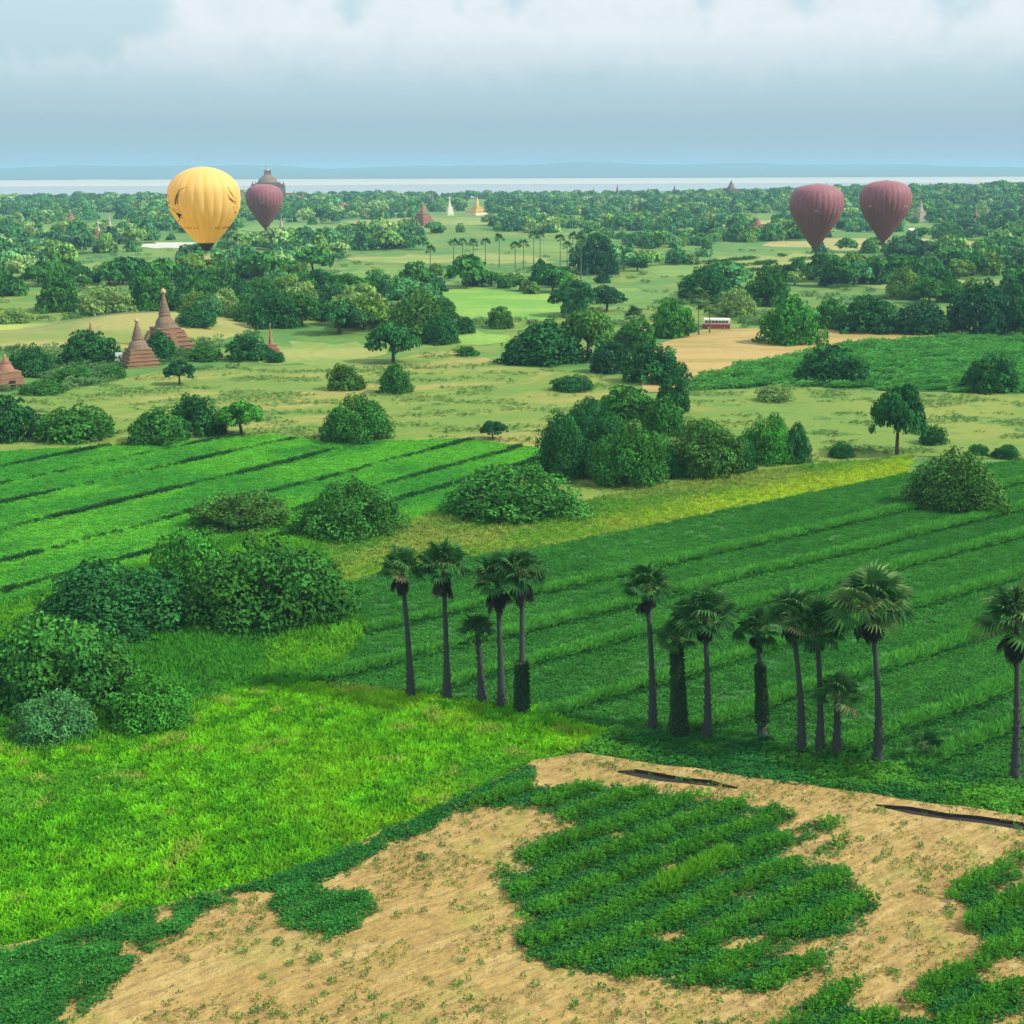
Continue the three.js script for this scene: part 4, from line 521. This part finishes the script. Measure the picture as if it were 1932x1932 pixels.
function stupa(p, W, H, turn, o, label, group, cat = 'stupa', name = 'brick_stupa') {
  const g = base(name, p, turn), low = o.low || BRICK.orange, up = o.up || BRICK.grey, n = o.terraces ?? 4, tH = H * (o.baseShare ?? 0.34) / n, sd = Math.round(p.x + p.z); let w = W, y = -0.3; if (o.plinth) { part('plinth', wbox(W * 1.05, o.plinth + 0.3, W * 1.05, -0.3, 0.1, 2), whitewash, g); y = o.plinth; H -= 0; }
  for (let i = 0; i < n; i++) { const h = tH + (i ? 0 : 0.3); part('terrace', join([wbox(w, h * 0.82, w, y, W * 0.012, sd + i), wbox(w * 1.04, h * 0.18, w * 1.04, y + h * 0.82, W * 0.01, sd + i + 9)]), low, g); y += h; w *= o.step ?? 0.82; }
  const R = w * 0.5 * (o.bell ?? 1.0), hb = H * (o.bellShare ?? 0.24), hs = H - y - hb - H * 0.09;
  const bell = new THREE.LatheGeometry([[1.04, 0], [1.06, 0.06], [0.98, 0.12], [0.93, 0.3], [0.84, 0.5], [0.70, 0.7], [0.58, 0.86], [0.50, 1]].map(([a, b]) => new THREE.Vector2(a * R, b * hb)), 20); bell.translate(0, y, 0); part('bell', worn(bell, W * 0.008, sd), up, g); y += hb;
  const prof = []; const rings = o.far ? 4 : 9; for (let i = 0; i < rings; i++) { const a = 0.50 * Math.pow(1 - i / rings, 1.05) * R + 0.06 * R, t0 = i / rings, t1 = (i + 0.75) / rings; prof.push(new THREE.Vector2(a * 1.06, t0 * hs), new THREE.Vector2(a * 1.02, t1 * hs), new THREE.Vector2(a * 0.88, (t1 + 0.02) * hs)); } prof.push(new THREE.Vector2(0.07 * R, hs));
  const sp = new THREE.LatheGeometry(prof, 14); sp.translate(0, y, 0); part('spire', sp, up, g); y += hs;
  const fi = new THREE.LatheGeometry([[0.10, 0], [0.17, 0.2], [0.18, 0.45], [0.10, 0.7], [0.03, 0.85], [0.01, 1]].map(([a, b]) => new THREE.Vector2(a * R * 1.2 * (o.finial || 1), b * H * 0.11)), 10); fi.translate(0, y - 0.02 * H, 0); part('finial', fi, o.tip || plaster, g);
  if (o.stairs) for (const s of [0, 1, 2, 3]) { const list = []; for (let i = 0; i < 7; i++) list.push(boxAt(W * 0.16, tH * n * 0.8 * (1 - i / 7), W * 0.03, 0, tH * n * 0.4 * (1 - i / 7), W / 2 + 0.03 + i * W * 0.03 - W * 0.05)); const st = join(list); st.rotateY(s * Math.PI / 2); part('stairway', st, low, g); }
  if (o.niche) for (const s of [0, 1]) { const list = boxAt(W * 0.22, tH * n * 0.5, 0.12, 0, tH * n * 0.26, W / 2 + 0.04); list.rotateY(s * Math.PI / 2); part('doorway', list, darkDoor, g); }
  return tag(g, label, cat, group);
}
const SG = 'brick stupas by the dry mound', at = (x, y) => { const p = ground(x, y); p.y = Math.max(0, rise(p.x, p.z)); return p; };
stupa(at(314, 655), 10.4, 15.2, 0.62, { terraces: 5, baseShare: 0.34, step: 0.87, bell: 1.02, bellShare: 0.2, stairs: true, tip: plaster, finial: 1.25, up: BRICK.grey }, 'tallest brick stupa with orange terraces and tan tip', SG);
stupa(at(263, 690), 7.6, 11.2, 0.55, { terraces: 5, baseShare: 0.36, step: 0.9, bell: 1.05, bellShare: 0.2, low: BRICK.orange, up: BRICK.grey, finial: 1.1 }, 'grey brick stupa in front of the tallest one', SG);
stupa(at(14, 732), 5.6, 7.2, 0.75, { terraces: 3, baseShare: 0.5, step: 0.9, bell: 0.85, low: BRICK.orange, up: BRICK.red, niche: true, finial: 0.7 }, 'small brick temple with dark doorway at the left edge', SG, 'temple', 'brick_temple');
stupa(at(512, 672), 4.4, 8.2, 0.5, { terraces: 3, baseShare: 0.36, step: 0.72, bell: 0.7, low: BRICK.red, up: BRICK.orange, finial: 1 }, 'slender small brick stupa behind the dark tree right of the mound', SG);
stupa(at(174, 662), 5, 7.6, 0.4, { terraces: 3, baseShare: 0.4, bell: 0.8, low: BRICK.red, up: BRICK.red, finial: 1 }, 'brick stupa hidden behind the dark round tree, only its tip showing', SG);
const sight = (px, py, d) => { const v = V((px - MID) / FOCAL, -(py - MID) / FOCAL, -1).applyQuaternion(camera.quaternion), k = d / Math.hypot(v.x, v.z); return V(v.x * k, EYE + v.y * k, v.z * k); };   // the point d metres off on a sight line
const HZ = 'small temples scattered in the far woods';
{ // the great temple: broad lower hall, tall upper hall with corner turrets, curved tower, spire
  const p = sight(504, 311, 1950), H = p.y; p.y = 0; const g = base('great_temple', p, 0.28), m = BRICK.grey, blk = (n, w, y0, y1, k) => part(n, join([wbox(w, y1 - y0 - 0.8, w, y0, 0.2, k), wbox(w * 1.02, 0.8, w * 1.02, y1 - 0.8, 0.15, k + 5)]), m, g);
  blk('lower_hall', 84, 0, 11, 3); blk('terrace', 66, 11, 13, 4); blk('terrace', 54, 13, 15, 6); blk('upper_hall', 40, 15, 24.5, 7); blk('terrace', 34, 24.5, 26.5, 8); blk('terrace', 29, 26.5, 28.5, 9);
  const tw = new THREE.LatheGeometry([[14, 0], [13.4, 2], [11.6, 4.5], [8.8, 7], [6.2, 9], [4.9, 10.2]].map(([a, b]) => new THREE.Vector2(a, b)), 8); tw.rotateY(Math.PI / 8); tw.translate(0, 28.4, 0); part('tower', tw, m, g);
  blk('turret', 8.2, 38.3, 44, 2); const sp = new THREE.LatheGeometry([[3.3, 0], [2.2, 1.2], [1.4, 2.4], [0.8, 4], [0.1, H - 44]].map(([a, b]) => new THREE.Vector2(a, b)), 10); sp.translate(0, 44, 0); part('spire', sp, BRICK.pale, g);
  for (const [sx, sz] of [[1, 1], [1, -1], [-1, 1], [-1, -1]]) for (const [o, y, k] of [[39, 11, 1.2], [18, 24.5, 1]]) { const c = new THREE.LatheGeometry([[2, 0], [1.8, 1.6], [1, 3], [0.4, 4.6], [0.05, 6]].map(([a, b]) => new THREE.Vector2(a * k, b * k)), 8); c.translate(sx * o, y, sz * o); part('corner_turret', c, m, g); }
  for (const s of [0, 1, 2, 3]) { const po = join([boxAt(20, 9, 10, 0, 4.5, 45), boxAt(15, 2, 9, 0, 10, 45)]); po.rotateY(s * Math.PI / 2); const q = part('porch', po, m, g), d = boxAt(6, 6, 0.3, 0, 3.2, 50.05); d.rotateY(s * Math.PI / 2); part('doorway', d, darkDoor, q); }
  tag(g, 'huge brick temple with a tall spire rising behind the hazy balloon', 'temple', 'temples on the horizon');
}
const small = (x, ytop, wpx, d, o, label, group = HZ, cat) => { const p = sight(x, ytop, d), peak = p.y; p.y = Math.max(0, rise(p.x, p.z)); const m = seen(p).depth / FOCAL, lo = peak - p.y; return stupa(p, wpx * m, lo, 0.3 + (x % 7) * 0.1, { far: true, terraces: 3, baseShare: 0.42, step: 0.8, bell: 0.85, ...o }, label, group, cat || 'stupa', 'distant_stupa'); };
small(797, 380, 36, 1190, { low: BRICK.red, up: BRICK.red, terraces: 4, baseShare: 0.5 }, 'reddish brick temple standing in the pale clearing at centre');
small(900, 370, 32, 1450, { low: gold, up: gold, tip: gold, baseShare: 0.30, bellShare: 0.34, step: 0.74, terraces: 4, plinth: 2.5, far: true }, 'bright golden stupa shining over the far woods', 'golden stupas', 'golden stupa');
small(848, 368, 13, 1450, { low: whitewash, up: whitewash, tip: gold }, 'small whitewashed stupa left of the golden one');
small(205, 402, 18, 1080, { low: BRICK.pale, up: BRICK.pale }, 'pale stupa left of the yellow balloon');
small(184, 414, 14, 1000, { low: BRICK.orange, up: BRICK.pale }, 'tiny orange stupa beside the pale one at left');
small(133, 396, 30, 1250, { low: BRICK.red, up: BRICK.red }, 'hazy red temple left of the pale stupa');
small(358, 388, 24, 1350, { low: BRICK.pale, up: BRICK.pale }, 'faded temple left of the yellow balloon top');
small(650, 382, 60, 1450, { low: BRICK.red, up: BRICK.red, baseShare: 0.6, step: 0.85 }, 'wide ruined red temple right of the hazy balloon');
small(600, 384, 34, 1480, { low: BRICK.red, up: BRICK.red, baseShare: 0.6 }, 'squat red ruin next to the wide ruined temple');
small(530, 402, 6, 1150, { low: BRICK.pale, up: BRICK.pale, tip: BRICK.pale }, 'slender white spire below the hazy balloon');
small(1120, 352, 10, 2050, { low: BRICK.grey, up: BRICK.grey }, 'thin dark spire against the river, left of centre');
small(1165, 347, 16, 2050, { low: BRICK.grey, up: BRICK.grey }, 'pointed dark spire against the river at the centre');
small(1273, 348, 16, 2000, { low: BRICK.grey, up: BRICK.grey }, 'dark spire against the river right of centre');
small(1380, 339, 34, 2000, { low: BRICK.grey, up: BRICK.grey, baseShare: 0.5 }, 'broad dark temple silhouette against the river');
small(815, 360, 12, 1900, { low: BRICK.grey, up: BRICK.grey }, 'small dark spire left of the whitewashed stupa');
small(1200, 392, 30, 1350, { low: BRICK.red, up: BRICK.red }, 'red temple half hidden in the woods at the centre');
small(1212, 398, 14, 1300, { low: BRICK.orange, up: BRICK.orange }, 'thin orange spire beside the half hidden red temple');
small(1300, 384, 24, 1500, { low: BRICK.red, up: BRICK.red }, 'red temple in the woods left of the furrowed field');
small(1430, 408, 36, 1030, { low: BRICK.red, up: BRICK.red, terraces: 4, baseShare: 0.55 }, 'brick red pyramid temple left of the burgundy balloons');
small(1738, 376, 26, 1300, { low: BRICK.pale, up: BRICK.pale }, 'pale stupa right of the burgundy balloons');
small(1842, 388, 20, 1250, { low: BRICK.red, up: BRICK.red }, 'faint red stupa in the woods at far right');
small(1560, 344, 14, 2000, { low: BRICK.grey, up: BRICK.grey }, 'small dark spire above the front burgundy balloon');
{ const b = base('shed', ground(1722, 441), 0.3); const wl = std(0.4, 0.38, 0.34), rf = std(0.75, 0.77, 0.78, 0.5); part('wall', boxAt(6, 2.4, 4, 0, 1.2, 0), wl, b); const s = new THREE.Shape([new THREE.Vector2(-2.5, 0), new THREE.Vector2(2.5, 0), new THREE.Vector2(0, 1.3)]), e = new THREE.ExtrudeGeometry(s, { depth: 7, bevelEnabled: false }); e.translate(0, 2.4, -3.5); e.rotateY(Math.PI / 2); part('roof', e, rf, b); part('door', boxAt(1, 1.9, 0.06, 0.5, 0.95, 2.03), darkDoor, b); tag(b, 'white roofed shed right of the burgundy balloons', 'shed'); }
{ const b = base('notice_board', at(225, 686), 0.2); for (const s of [-1, 1]) part('post', boxAt(0.1, 1.3, 0.1, s * 0.6, 0.65, 0), barkDark, b); part('board', boxAt(1.5, 1.9, 0.08, 0, 1.7, 0.07), std(0.68, 0.74, 0.76, 0.7), b); part('panel', boxAt(0.5, 0.9, 0.02, 0.25, 1.6, 0.125), std(0.2, 0.3, 0.4, 0.8), b); tag(b, 'small white notice board left of the grey brick stupa', 'sign'); }

// ---------------------------------------------------------------- red and white bus
{
  const b = base('bus', ground(1352, 621), -0.14), red = new THREE.MeshPhysicalMaterial({ color: lin(0.30, 0.02, 0.03), roughness: 0.4, clearcoat: 0.4 }), cream = std(0.72, 0.70, 0.64, 0.45), glass = std(0.03, 0.05, 0.05, 0.12), tyre = std(0.015, 0.015, 0.015, 0.9), rim = std(0.5, 0.5, 0.5, 0.4), lamp = std(0.8, 0.78, 0.7, 0.2);
  const rb = (w, h, d, x, y, z, r = 0.18) => { const s = new THREE.Shape(); s.moveTo(-w / 2 + r, -h / 2); s.lineTo(w / 2 - r, -h / 2); s.quadraticCurveTo(w / 2, -h / 2, w / 2, -h / 2 + r); s.lineTo(w / 2, h / 2 - r); s.quadraticCurveTo(w / 2, h / 2, w / 2 - r, h / 2); s.lineTo(-w / 2 + r, h / 2); s.quadraticCurveTo(-w / 2, h / 2, -w / 2, h / 2 - r); s.lineTo(-w / 2, -h / 2 + r); s.quadraticCurveTo(-w / 2, -h / 2, -w / 2 + r, -h / 2); const g = new THREE.ExtrudeGeometry(s, { depth: d - 0.12, bevelSize: 0.06, bevelThickness: 0.06, bevelSegments: 2 }); g.translate(x, y, z - d / 2 + 0.06); return g; };
  part('body', rb(7.5, 1.25, 2.35, 0, 1.05, 0), red, b); part('upper_body', rb(7.3, 1.15, 2.27, 0, 2.12, 0), cream, b); part('roof', rb(7.1, 0.34, 2.1, 0, 2.78, 0, 0.15), std(0.80, 0.82, 0.82, 0.5), b);
  for (let i = 0; i < 7; i++) for (const s of [-1, 1]) part('window', boxAt(0.78, 0.62, 0.03, -2.85 + i * 0.93, 2.18, s * 1.145), glass, b);
  part('windscreen', boxAt(0.03, 0.7, 1.9, 3.68, 2.15, 0), glass, b); part('rear_window', boxAt(0.03, 0.55, 1.6, -3.68, 2.2, 0), glass, b);
  for (const x of [-2.3, 2.2]) for (const s of [-1, 1]) { const t = new THREE.CylinderGeometry(0.48, 0.48, 0.28, 18); t.rotateX(Math.PI / 2); t.translate(x, 0.46, s * 1.09); const w = part('wheel', t, tyre, b); const c = new THREE.CylinderGeometry(0.25, 0.25, 0.05, 14); c.rotateX(Math.PI / 2); c.translate(x, 0.46, s * 1.25); part('rim', c, rim, w); }
  for (const s of [-1, 1]) { const h = new THREE.SphereGeometry(0.15, 10, 8); h.scale(0.4, 1, 1); h.translate(3.8, 0.95, s * 0.85); part('headlight', h, lamp, b); }
  part('bumper', boxAt(0.16, 0.22, 2.2, 3.88, 0.55, 0), rim, b); part('stripe', boxAt(7.1, 0.12, 2.40, 0, 1.55, 0), cream, b);
  tag(b, 'red bus with white roof parked at the edge of the sandy clearing', 'bus');
}

// ---------------------------------------------------------------- hot air balloons
function envelope(profile, gores, map, k, bulge, mats) {  // profile: [radius, height] from the mouth up; one mesh for each gore
  const g = new THREE.Group(); g.name = 'envelope'; const cv = new THREE.SplineCurve(profile.map(([a, b]) => new THREE.Vector2(a, b))), N = 44, pts = cv.getPoints(N), y0 = profile[0][1], y1 = profile[profile.length - 1][1], cols = 6;
  for (let q = 0; q < gores; q++) { const pos = [], uv = [], idx = []; for (let i = 0; i <= N; i++) for (let j = 0; j <= cols; j++) { const f = j / cols, th = (q + f) / gores * 2 * Math.PI, t = i / N, slack = bulge * (0.35 + 1.0 * ss(0.95, 0.25, t)), R = Math.max(0.001, pts[i].x) * (1 + slack * (Math.sin(f * Math.PI) - 0.6)); pos.push(Math.sin(th) * R, pts[i].y, Math.cos(th) * R); uv.push((q + f) / gores, (pts[i].y - y0) / (y1 - y0)); }
    for (let i = 0; i < N; i++) for (let j = 0; j < cols; j++) { const a = i * (cols + 1) + j, b = a + cols + 1; idx.push(a, a + 1, b, a + 1, b + 1, b); }
    const s = new THREE.BufferGeometry(); s.setAttribute('position', new THREE.Float32BufferAttribute(pos, 3)); s.setAttribute('uv', new THREE.Float32BufferAttribute(uv, 2)); s.setIndex(idx); s.computeVertexNormals(); part('gore', s, mats, g); }
  return g;
}
function wicker() { const t = paint(0, 0, 1, 1, 64, 64, (x, y) => { const k = 0.7 + 0.3 * ((Math.floor(x * 16) + Math.floor(y * 16)) % 2); return [0.78 * k, 0.66 * k, 0.36 * k]; }); return new THREE.MeshStandardMaterial({ map: t, roughness: 0.85 }); }
{ // the yellow balloon, with its brush-drawn winged beasts and lettering
  const prof = [[2.3, 0], [3.5, 1.0], [5.3, 3.05], [6.95, 5.05], [8.35, 7.05], [9.4, 9.1], [9.86, 11.1], [10, 12.9], [9.75, 15.1], [8.6, 17.1], [6.4, 19.1], [3.2, 20.45], [0, 20.9]];
  const c = document.createElement('canvas'); c.width = 2048; c.height = 1024; const x = c.getContext('2d'); x.fillStyle = '#ffdc8e'; x.fillRect(0, 0, 2048, 1024);
  const r = rng(3); for (let i = 0; i < 24; i++) { x.fillStyle = `rgba(${i % 2 ? 255 : 205},${i % 2 ? 215 : 150},${i % 2 ? 120 : 40},0.10)`; x.fillRect(i * 2048 / 24, 0, 2048 / 24, 1024); }
  // a point given as seen from the front, in tenths of a radius from the axis and metres above the mouth
  const rad = (h) => { for (let i = 1; i < prof.length; i++) if (h <= prof[i][1]) { const [a, b] = prof[i - 1], [p, q] = prof[i]; return a + (p - a) * (h - b) / (q - b); } return 1; };
  const at2 = (px, py) => { const h = (1200 - py) * 0.0201, R = rad(h) / 0.0201, a = Math.asin(clamp((px - 655) / R, -0.995, 0.995)); return [1024 + a / (2 * Math.PI) * 2048, 1024 - h / 20.9 * 1024]; };
  const stroke = (pts, w, col) => { x.strokeStyle = col; x.lineWidth = w; x.lineCap = 'round'; x.lineJoin = 'round'; x.beginPath(); pts.map((p) => at2(...p)).forEach(([a, b], i) => i ? x.lineTo(a, b) : x.moveTo(a, b)); x.stroke(); };
  const br = '#5b3416', md = '#8c5a1e', lt = '#c98f2e';
  for (const [pts, w, col] of [[[[255, 690], [268, 600], [300, 520], [345, 470], [412, 432]], 7, md], [[[275, 660], [285, 590], [305, 530], [330, 480]], 15, br], [[[295, 650], [305, 590], [325, 530]], 9, md], [[[250, 690], [262, 620], [285, 560]], 6, lt], [[[168, 530], [180, 580], [205, 625]], 9, br], [[[170, 640], [195, 660]], 14, br], [[[185, 705], [225, 735], [265, 765]], 8, br], [[[235, 720], [300, 735], [345, 775]], 5, md], [[[345, 775], [372, 830], [398, 905]], 6, md], [[[300, 870], [306, 910]], 10, '#9b5326'], [[[325, 850], [350, 840]], 8, md]]) stroke(pts, w, col);
  x.fillStyle = '#2a1d18'; x.beginPath(); [[255, 770], [300, 775], [342, 800], [325, 850], [290, 830]].map((p) => at2(...p)).forEach(([a, b], i) => i ? x.lineTo(a, b) : x.moveTo(a, b)); x.fill();
  for (const [pts, w, col] of [[[[985, 430], [1000, 480], [1040, 560], [1090, 640]], 9, md], [[[1000, 480], [1045, 540], [1095, 600]], 7, lt], [[[970, 540], [1010, 590], [1060, 640]], 10, br], [[[985, 580], [1030, 630], [1085, 665]], 9, br], [[[1015, 610], [1060, 655]], 6, md], [[[1040, 700], [1052, 735]], 13, md], [[[1035, 735], [1060, 738]], 8, br], [[[1062, 770], [1066, 800]], 12, br], [[[1085, 700], [1100, 760]], 8, lt], [[[940, 912], [1000, 885], [1060, 852]], 6, lt]]) stroke(pts, w, col);
  x.fillStyle = '#8a5418'; x.font = 'bold 44px sans-serif'; x.textBaseline = 'middle'; x.textAlign = 'center';
  const word = (s, px0, px1, py) => { const a = at2(px0, py), b = at2(px1, py); [...s].forEach((ch, i) => { const t = (i + 0.5) / s.length; x.fillText(ch, a[0] + (b[0] - a[0]) * t, a[1]); }); };
  word('ORIENTAL', 340, 575, 985); word('BALLOONING', 780, 975, 985);
  const t = new THREE.CanvasTexture(c); t.colorSpace = THREE.SRGBColorSpace; t.magFilter = THREE.LinearFilter; t.wrapS = THREE.RepeatWrapping; t.offset.x = 0.5;
  const nylon = new THREE.MeshPhysicalMaterial({ map: t, roughness: 0.62, side: THREE.DoubleSide, transmission: 0.55, thickness: 0, specularIntensity: 0.3 });
  const p = sight(391, 489, 418), lo = p.y;
  const b = base('yellow_balloon', p.clone().setY(lo), Math.atan2(-p.x, -p.z)), e = envelope(prof, 24, t, 1, 0.035, nylon); e.position.y = 4.5; b.add(e);
  const black = std(0.02, 0.018, 0.02, 0.8, { side: THREE.DoubleSide }), sk = new THREE.LatheGeometry([[0.85, 2.35], [1.3, 3.0], [1.95, 3.9], [2.32, 4.52]].map(([a, h]) => new THREE.Vector2(a, h)), 28); part('scoop', sk, black, b);
  const wk = wicker(); const bk = part('basket', join([boxAt(1.7, 1.05, 0.08, 0, 0.6, 0.62), boxAt(1.7, 1.05, 0.08, 0, 0.6, -0.62), boxAt(0.08, 1.05, 1.16, 0.81, 0.6, 0), boxAt(0.08, 1.05, 1.16, -0.81, 0.6, 0), boxAt(1.7, 0.08, 1.3, 0, 0.04, 0)]), wk, b); part('padded_rim', join([boxAt(1.86, 0.12, 0.16, 0, 1.18, 0.62), boxAt(1.86, 0.12, 0.16, 0, 1.18, -0.62), boxAt(0.16, 0.12, 1.08, 0.83, 1.18, 0), boxAt(0.16, 0.12, 1.08, -0.83, 1.18, 0)]), std(0.55, 0.46, 0.22, 0.8), bk);
  for (const [sx, sz] of [[1, 1], [1, -1], [-1, 1], [-1, -1]]) { part('upright', tubeGeo([V(sx * 0.76, 1.1, sz * 0.56), V(sx * 0.6, 2.1, sz * 0.5)], [0.035, 0.035], 6), std(0.5, 0.45, 0.3, 0.6), b); part('cable', tubeGeo([V(sx * 0.6, 2.1, sz * 0.5), V(sx * 1.55, 4.55, sz * 1.5)], [0.02, 0.02], 4), std(0.1, 0.1, 0.1, 0.6), b); }
  part('burner', join([boxAt(1.3, 0.07, 1.1, 0, 2.1, 0), new THREE.CylinderGeometry(0.16, 0.2, 0.4, 12).translate(0.25, 2.3, 0), new THREE.CylinderGeometry(0.16, 0.2, 0.4, 12).translate(-0.25, 2.3, 0)]), std(0.35, 0.33, 0.28, 0.4, { metalness: 0.6 }), b);
  tag(b, 'yellow hot air balloon with dark scoop and wicker basket', 'balloon', 'hot air balloons');
}
{ // the burgundy balloons
  const prof = [[0.12, 0], [0.7, 0.35], [2.1, 1.75], [3.7, 4.0], [5.8, 7.0], [8.0, 10.4], [9.5, 13.6], [10, 16.6], [9.55, 19.4], [8.2, 21.6], [5.6, 23.0], [2.6, 23.6], [0, 23.75]];
  const c = document.createElement('canvas'); c.width = 2048; c.height = 1024; const x = c.getContext('2d'), r = rng(9); x.fillStyle = '#93606a'; x.fillRect(0, 0, 2048, 1024);
  for (let i = 0; i < 2600; i++) { const h = 20 + 120 * r(); x.fillStyle = r() < 0.5 ? 'rgba(60,22,36,0.20)' : 'rgba(176,92,84,0.16)'; x.fillRect(r() * 2048, r() * 1024, 2 + 5 * r(), h); }
  x.strokeStyle = '#b08a68'; x.lineWidth = 5; for (let k = 0; k < 8; k++) { const a = k * 256; x.beginPath(); for (let i = 0; i <= 24; i++) { const q = a + i * 256 / 24, y = 420 + 46 * Math.abs(Math.cos(i / 24 * Math.PI)); i ? x.lineTo(q, y) : x.moveTo(q, y); } x.globalAlpha = 0.55; x.stroke(); x.globalAlpha = 1; x.fillStyle = '#d8b79a'; if (k % 2) { x.fillRect(a + 100, 404, 26, 16); x.fillRect(a + 132, 408, 22, 12); } x.fillStyle = 'rgba(60,31,44,0.6)'; for (let j = 0; j < 4; j++) x.fillRect(a + 60 + j * 38, 450 + 30 * r(), 6, 30 + 50 * r()); }
  const t = new THREE.CanvasTexture(c); t.colorSpace = THREE.SRGBColorSpace; t.magFilter = THREE.LinearFilter; t.wrapS = THREE.RepeatWrapping;
  const nylon = new THREE.MeshPhysicalMaterial({ map: t, roughness: 0.6, side: THREE.DoubleSide, transmission: 0.22, thickness: 0, specularIntensity: 0.4 });
  const rope = std(0.10, 0.04, 0.05, 0.8), e0 = envelope(prof, 28, t, 1, 0.02, nylon);
  [[1537, 472, 552, 0, 'burgundy hot air balloon, the front one of the pair at right', 0.2, 0.99], [1666, 460, 590, 0, 'burgundy hot air balloon at the right, the further of the pair', 1.1, 1.0], [501, 434, 800, 0, 'hazy burgundy hot air balloon in front of the huge temple', 2.0, 1.0]].forEach(([px, py, d, , label, turn, k]) => {
    const p = sight(px, py, d), lo = p.y;
    const b = base('burgundy_balloon', p.clone().setY(lo), turn); const e = e0.clone(); b.add(e); e.scale.setScalar(k); e.position.y = 0.5;
    const m = new THREE.LatheGeometry([[0.35, -0.25], [0.75, 0.9], [0.85, 1.05]].map(([a, h]) => new THREE.Vector2(a, h)), 16); part('mouth', m, rope, b); const cp = new THREE.LatheGeometry([[1.3, 0], [0.8, 0.12], [0, 0.18]].map(([a, h]) => new THREE.Vector2(a, h)), 18); cp.translate(0, 24.2 * k, 0); part('crown_ring', cp, rope, b);
    tag(b, label, 'balloon', 'hot air balloons');
  });
}

scene.traverse((o) => { if (o.isMesh) { o.castShadow = true; o.receiveShadow = true; } });
renderer.render(scene, camera);
